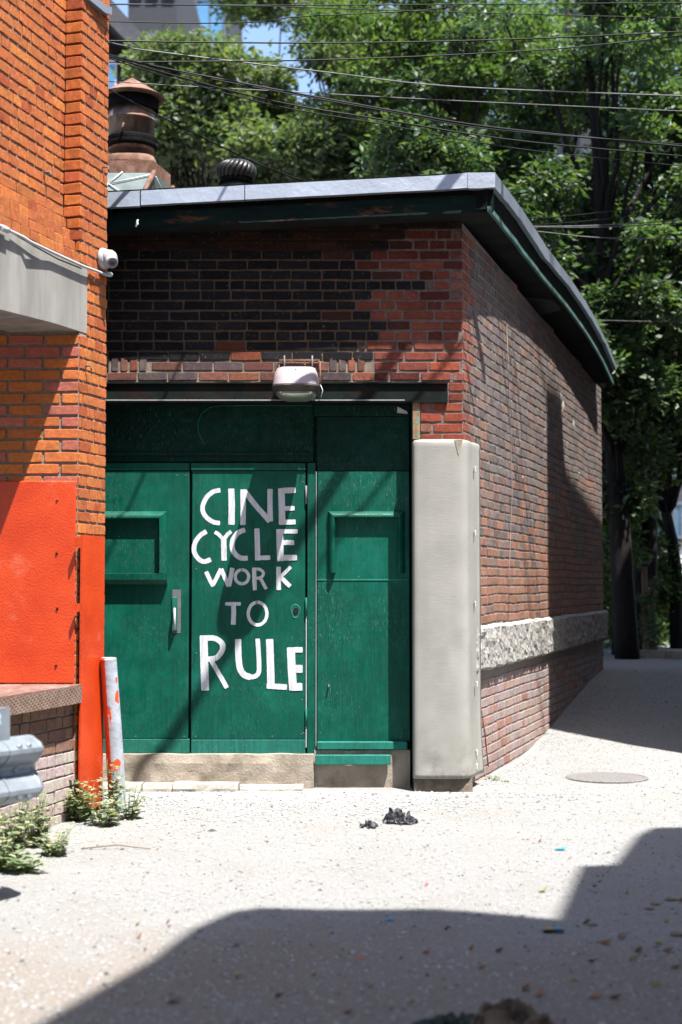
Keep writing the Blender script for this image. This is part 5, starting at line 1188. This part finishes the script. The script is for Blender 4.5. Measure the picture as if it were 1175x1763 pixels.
block('grey_tower', 'narrow pale tower glimpsed through leaves at upper right', 1005, 1075, 70, 34, M['tower_wall'], M['tower_glass'], 2, 10, z0=0)
dgx0, dgx1 = U(700, 900, 30).x, U(1112, 900, 30).x
dg = thing('dark_backdrop', 'added dark brick backdrop behind the trees at the end of the lane', 'building', ((dgx0 + dgx1) / 2, 31, .4)); MB().box((dgx0, 30, .3), (dgx1, 34, 5.2)).build('wall', M['far_brick'], dg); MB().box((dgx0 - .2, 29.7, 5.201), (dgx1 + .2, 34.2, 5.4)).build('roof', M['roof'], dg)  # added block that keeps the background under the trees dark
# brown brick house with raking dark eave at upper left
M['brown_wall'] = simple('brown_house_brick', (.13, .065, .06), .9, var=.15, sc=4)
hY = 27; a_ = U(120, 200, hY).x; b_ = U(252, 200, hY).x
bh = thing('brown_house', 'brown brick house with a dark raking eave behind the rusty flue', 'building', (a_, hY, .4))
zt3 = U(250, 120, hY).z; mb = MB(); mb.loft([[(a_ - 5, hY, .4), (b_, hY, .4), (b_, hY + 6, .4), (a_ - 5, hY + 6, .4)], [(a_ - 5, hY, zt3 + 8), (b_, hY, zt3 - 1.0), (b_, hY + 6, zt3 - 1.0), (a_ - 5, hY + 6, zt3 + 8)]], cap=True)
mb.v = mb.v; mb.build('wall', M['brown_wall'], bh)
e_ = [U(110, -90, hY - .3), U(200, 8, hY - .3), U(262, 78, hY - .3)]; e2 = [U(110, -40, hY - .3), U(200, 52, hY - .3), U(262, 116, hY - .3)]
strip([Vector(q_) for q_ in e_], [Vector(q_) for q_ in e2], 6.2, (0, 1, 0)).build('eave', M['frame'], bh)
for x0_, x1_, y0_, y1_ in ((186, 202, 105, 235), (140, 176, 105, 235)):
    a1, b1 = U(x0_, y1_, hY), U(x1_, y0_, hY); f_ = MB().box((a1.x, hY - .06, a1.z), (b1.x, hY - .001, b1.z)).build('window', M['white_wall'], bh)
    MB().box((a1.x + .03, hY - .09, a1.z + .1), (b1.x - .03, hY - .062, b1.z - .1)).build('pane', M['tower_glass'], f_)
block('grey_block', 'grey building with pale window frames above the brown eave', 214, 300, 44, 22, M['tower_wall'], M['tower_glass'], 3, 8, z0=0)

# ------------------------------------------------------------------ litter
def lump(px_, py_, w_, h_, seed, mat, name, label, cat, n_=5, thin=False):
    """a crumpled sheet: strongly folded in ridges, lying on the ground"""
    g_ = UG(px_, py_); z0_ = gz(g_.x, g_.y); nu, nv = 34, 20; vs_ = []
    for j in range(nv):
        for i in range(nu):
            u_, v_ = i / (nu - 1) * 2 - 1, j / (nv - 1) * 2 - 1; rim_ = max(0, 1 - (u_ * u_ * .9 + v_ * v_ * .9)) ** .6
            r1 = 1 - abs(mnoise.noise((u_ * 2.2, v_ * 1.6, seed))) * 2.4; r2 = 1 - abs(mnoise.noise((u_ * 5, v_ * 4, seed + 4))) * 2.2
            out_ = 1 + .55 * mnoise.noise((math.atan2(v_, u_ + 1e-6) * 1.1, seed, 2))
            hh2 = h_ * rim_ * max(.03, .62 * max(0, r1) ** 1.6 + .38 * max(0, r2) ** 1.5)
            vs_.append((g_.x + w_ * .5 * u_ * out_ + .25 * w_ * mnoise.noise((u_ * 3, v_ * 3, seed + 9)), g_.y + w_ * .33 * v_ * out_ + .2 * w_ * mnoise.noise((u_ * 3, v_ * 3, seed + 19)), z0_ + .003 + hh2))
    fs_ = [(j*nu+i, j*nu+i+1, (j+1)*nu+i+1, (j+1)*nu+i) for j in range(nv-1) for i in range(nu-1) if (i/(nu-1)*2-1)**2 + (j/(nv-1)*2-1)**2 < 1.05]
    b_ = len(vs_); vs_ += [(x_, y_, z_ - .0025) for x_, y_, z_ in vs_]; fs_ += [tuple(b_ + q for q in reversed(f_)) for f_ in fs_]
    q_ = MB().add(vs_, fs_).build(name, mat); tag(q_, label, cat); return q_
M['black_plastic'] = simple('black_crumpled_plastic', (.02, .021, .025), .3, var=.4, sc=30, bsc=60, bd=.006, col2=(.22, .22, .24), f2=(.50, .60), sc2=50)
lump(690, 1416, .20, .105, 6, M['black_plastic'], 'plastic_bag', 'crumpled torn black plastic bag on the gravel before the doors', 'plastic bag', 6)
lump(637, 1424, .10, .05, 8, M['black_plastic'], 'plastic_scrap', 'smaller crumpled black scrap left of the torn black bag', 'litter', 3)
def flat(px_, py_, L_, W__, rz_, mat, name, label, cat, group=None, curl=.004):
    g_ = UG(px_, py_); z0_ = gz(g_.x, g_.y) + .006; ca_, sa_ = math.cos(rz_), math.sin(rz_); vs_ = []; rr_ = random.Random(int(px_ * 7 + py_))
    prof = [(-.5, 0, .0), (-.2, .42, curl), (.2, .5, curl * 1.5), (.5, .05, curl * 2.4), (.22, -.46, curl), (-.2, -.4, curl * .6)]
    for u_, w_, h_ in prof: vs_.append((g_.x + ca_*u_*L_ - sa_*w_*W__, g_.y + sa_*u_*L_ + ca_*w_*W__, z0_ + h_ + rr_.uniform(0, curl)))
    vs_.append((g_.x, g_.y, z0_ + .001)); vs_ += [(a1, b1, c1_ - .002) for a1, b1, c1_ in vs_]
    fs_ = [(k, (k+1) % 6, 6) for k in range(6)] + [((k+1) % 6 + 7, k + 7, 13) for k in range(6)] + [(k, k + 7, (k+1) % 6 + 7, (k+1) % 6) for k in range(6)]
    q_ = MB().add(vs_, fs_).build(name, mat); tag(q_, label, cat, group); return q_
M['leaf_yel'] = simple('yellow_leaf', (.30, .26, .09), .8); M['leaf_or'] = simple('orange_leaf', (.24, .12, .06), .8); M['leaf_br'] = simple('brown_leaf', (.12, .07, .045), .85); M['leaf_gn'] = simple('green_fallen_leaf', (.20, .24, .10), .8)
M['blue_p'] = simple('blue_plastic', (.04, .26, .5), .5); M['red_p'] = simple('red_scrap', (.6, .08, .06), .6)
flat(966, 1463, .07, .03, .1, M['blue_p'], 'plastic_scrap', 'small bright blue plastic scrap on the sunlit gravel', 'litter')
flat(735, 1524, .022, .015, .3, M['red_p'], 'paper_scrap', 'tiny red scrap on the sunlit gravel', 'litter')
flat(672, 1583, .05, .02, .1, M['blue_p'], 'plastic_scrap', 'faint blue scrap at the edge of the near shadow', 'litter')
flat(622, 1652, .018, .012, 1, M['red_p'], 'plastic_scrap', 'tiny orange red scrap in the near shadow', 'litter')
g_ = UG(953, 1604); zz0 = gz(g_.x, g_.y)
lt = thing('cigarette_packet', 'small flat black packet with a yellow and blue top lying in the near shadow', 'packet', (g_.x, g_.y, zz0))
MB().bbox((g_.x - .042, g_.y - .018, zz0), (g_.x + .042, g_.y + .018, zz0 + .016), .003).build('carton', M['black_plastic'], lt)
MB().box((g_.x - .034, g_.y - .0175, zz0 + .0165), (g_.x + .004, g_.y + .017, zz0 + .0185)).build('yellow_face', M['leaf_yel'], lt); MB().box((g_.x + .006, g_.y - .0175, zz0 + .0165), (g_.x + .036, g_.y + .017, zz0 + .0185)).build('blue_face', M['blue_p'], lt)
lv = [(300, 1726, .075, 'dirt'), (540, 1680, .05, 'leaf_gn'), (812, 1636, .04, 'leaf_or'), (930, 1450, .03, 'leaf_or'), (860, 1641, .05, 'leaf_br'), (1090, 1655, .07, 'leaf_gn'), (1010, 1590, .05, 'leaf_br'), (1148, 1590, .05, 'leaf_yel'), (1135, 1625, .06, 'leaf_yel'), (1150, 1640, .06, 'leaf_or'), (1040, 1625, .09, 'leaf_or'), (1080, 1540, .04, 'leaf_gn'), (1100, 1640, .07, 'leaf_br'), (735, 1642, .05, 'leaf_or'), (930, 1715, .07, 'leaf_or'), (1025, 1720, .08, 'leaf_or'), (1060, 1722, .06, 'leaf_br'), (830, 1670, .05, 'leaf_or'), (905, 1705, .07, 'leaf_br'), (708, 1727, .04, 'leaf_yel'), (240, 1615, .04, 'leaf_or'), (250, 1640, .03, 'leaf_br'), (290, 1588, .03, 'leaf_or'), (238, 1592, .03, 'leaf_yel'), (410, 1682, .05, 'leaf_yel'), (935, 1536, .07, 'leaf_gn'), (1175, 1550, .08, 'leaf_or'), (1070, 1615, .08, 'post_wood'), (1130, 1700, .06, 'leaf_yel'), (600, 1745, .05, 'leaf_br'), (480, 1715, .05, 'leaf_br'), (640, 1700, .04, 'leaf_or'), (770, 1600, .04, 'leaf_br'), (1020, 1660, .05, 'leaf_br'), (1165, 1670, .06, 'leaf_br'), (990, 1690, .05, 'leaf_yel')]
for i, (px_, py_, L_, mt) in enumerate(lv):
    flat(px_, py_, L_ * .72, L_ * .3, R.uniform(-1, 1), M[mt], 'fallen_leaf', 'dry fallen leaf lying on the dirt of the lane', 'leaf', 'fallen leaves on the lane', .006)
# stones in the foreground dirt
for i, (px_, py_, s_, lb) in enumerate(((1155, 1548, .034, 'largest stone, grey, in the shade at the right edge'), (1128, 1556, .03, 'brownish stone left of the grey stone at the right edge'), (1118, 1564, .028, 'pale bluish stone below the brownish stone'), (1020, 1592, .03, 'brown stone in the near shadow'), (1165, 1610, .04, 'rounded pale stone at the right edge'))):
    s_ *= .6; g_ = UG(px_, py_); z0_ = gz(g_.x, g_.y); mb = MB(); rings = []
    for j in range(7):
        f_ = j / 6; r2 = s_ * max(.08, math.sin(math.pi * (.08 + .84 * f_))); rings.append([(g_.x + r2 * 1.3 * math.cos(a_) * (1 + .3 * mnoise.noise((a_, j * .5, i * 3.1))), g_.y + r2 * math.sin(a_) * (1 + .3 * mnoise.noise((a_, j * .5, i * 5.1))), z0_ - s_ * .2 + s_ * .9 * f_) for a_ in np.linspace(0, 6.283, 15)[:-1]])
    mb.loft(rings, cap=True, smooth=True); tag(mb.build('stone', M['dirt']), lb, 'stone')
# rumpled sacking at the bottom edge
M['sack'] = simple('earth_brown_cloth', (.17, .12, .085), .9, var=.3, sc=10, bsc=40, bd=.01); M['sack2'] = simple('dark_green_cloth', (.03, .045, .04), .8, var=.3, sc=10)
lump(870, 1772, .26, .12, 31, M['sack'], 'crumpled_cloth', 'crumpled earth brown cloth at the bottom edge', 'cloth', 6)
lump(780, 1772, .18, .07, 35, M['sack2'], 'crumpled_cloth', 'dark green rag left of the earth brown cloth', 'cloth', 4)
# sunken cover and stick
cx1 = UG(1045, 1340); cvr = MB(); cvr.loft([[(cx1.x + .30 * r2 * math.cos(a_), cx1.y + .26 * r2 * math.sin(a_), gz(cx1.x, cx1.y) + h_) for a_ in np.linspace(0, 6.283, 33)[:-1]] for r2, h_ in ((1.0, -.03), (1.0, .012), (.96, .018), (.92, .018), (.90, .014))], cap=True)
tag(cvr.build('utility_cover', simple('cast_cover', (.19, .18, .172), .8, .1, var=.3, sc=60, bsc=80, bd=.006)), 'round iron utility cover sunk in the gravel right of the garage', 'manhole cover')
st_ = UG(140, 1461); q_ = UG(260, 1462); tag(MB().tube([(st_.x, st_.y, gz(st_.x, st_.y) + .006), ((st_.x + q_.x) / 2, st_.y + .02, gz(0, st_.y) + .014), (q_.x, q_.y, gz(q_.x, q_.y) + .006)], .003, 6).build('dry_stick', M['post_wood']), 'thin dry stick on the gravel below the bollard', 'stick')

# scale base colours and specular down, so less bounced light fills the shade
for m_ in bpy.data.materials:
    t_ = m_.node_tree
    for b_ in [n_ for n_ in t_.nodes if n_.type == 'BSDF_PRINCIPLED']:
        k_ = .84 if m_.name in ('gravel_ground', 'gravel_stone') else .76
        inp = b_.inputs['Base Color']
        if inp.links:
            src_ = inp.links[0].from_socket; out_ = mix(t_, 1, src_, (k_, k_, k_), 'MULTIPLY'); t_.links.new(out_, inp)
        else:
            inp.default_value = [x_ * k_ for x_ in inp.default_value[:3]] + [1]
        b_.inputs['Specular IOR Level'].default_value *= .75
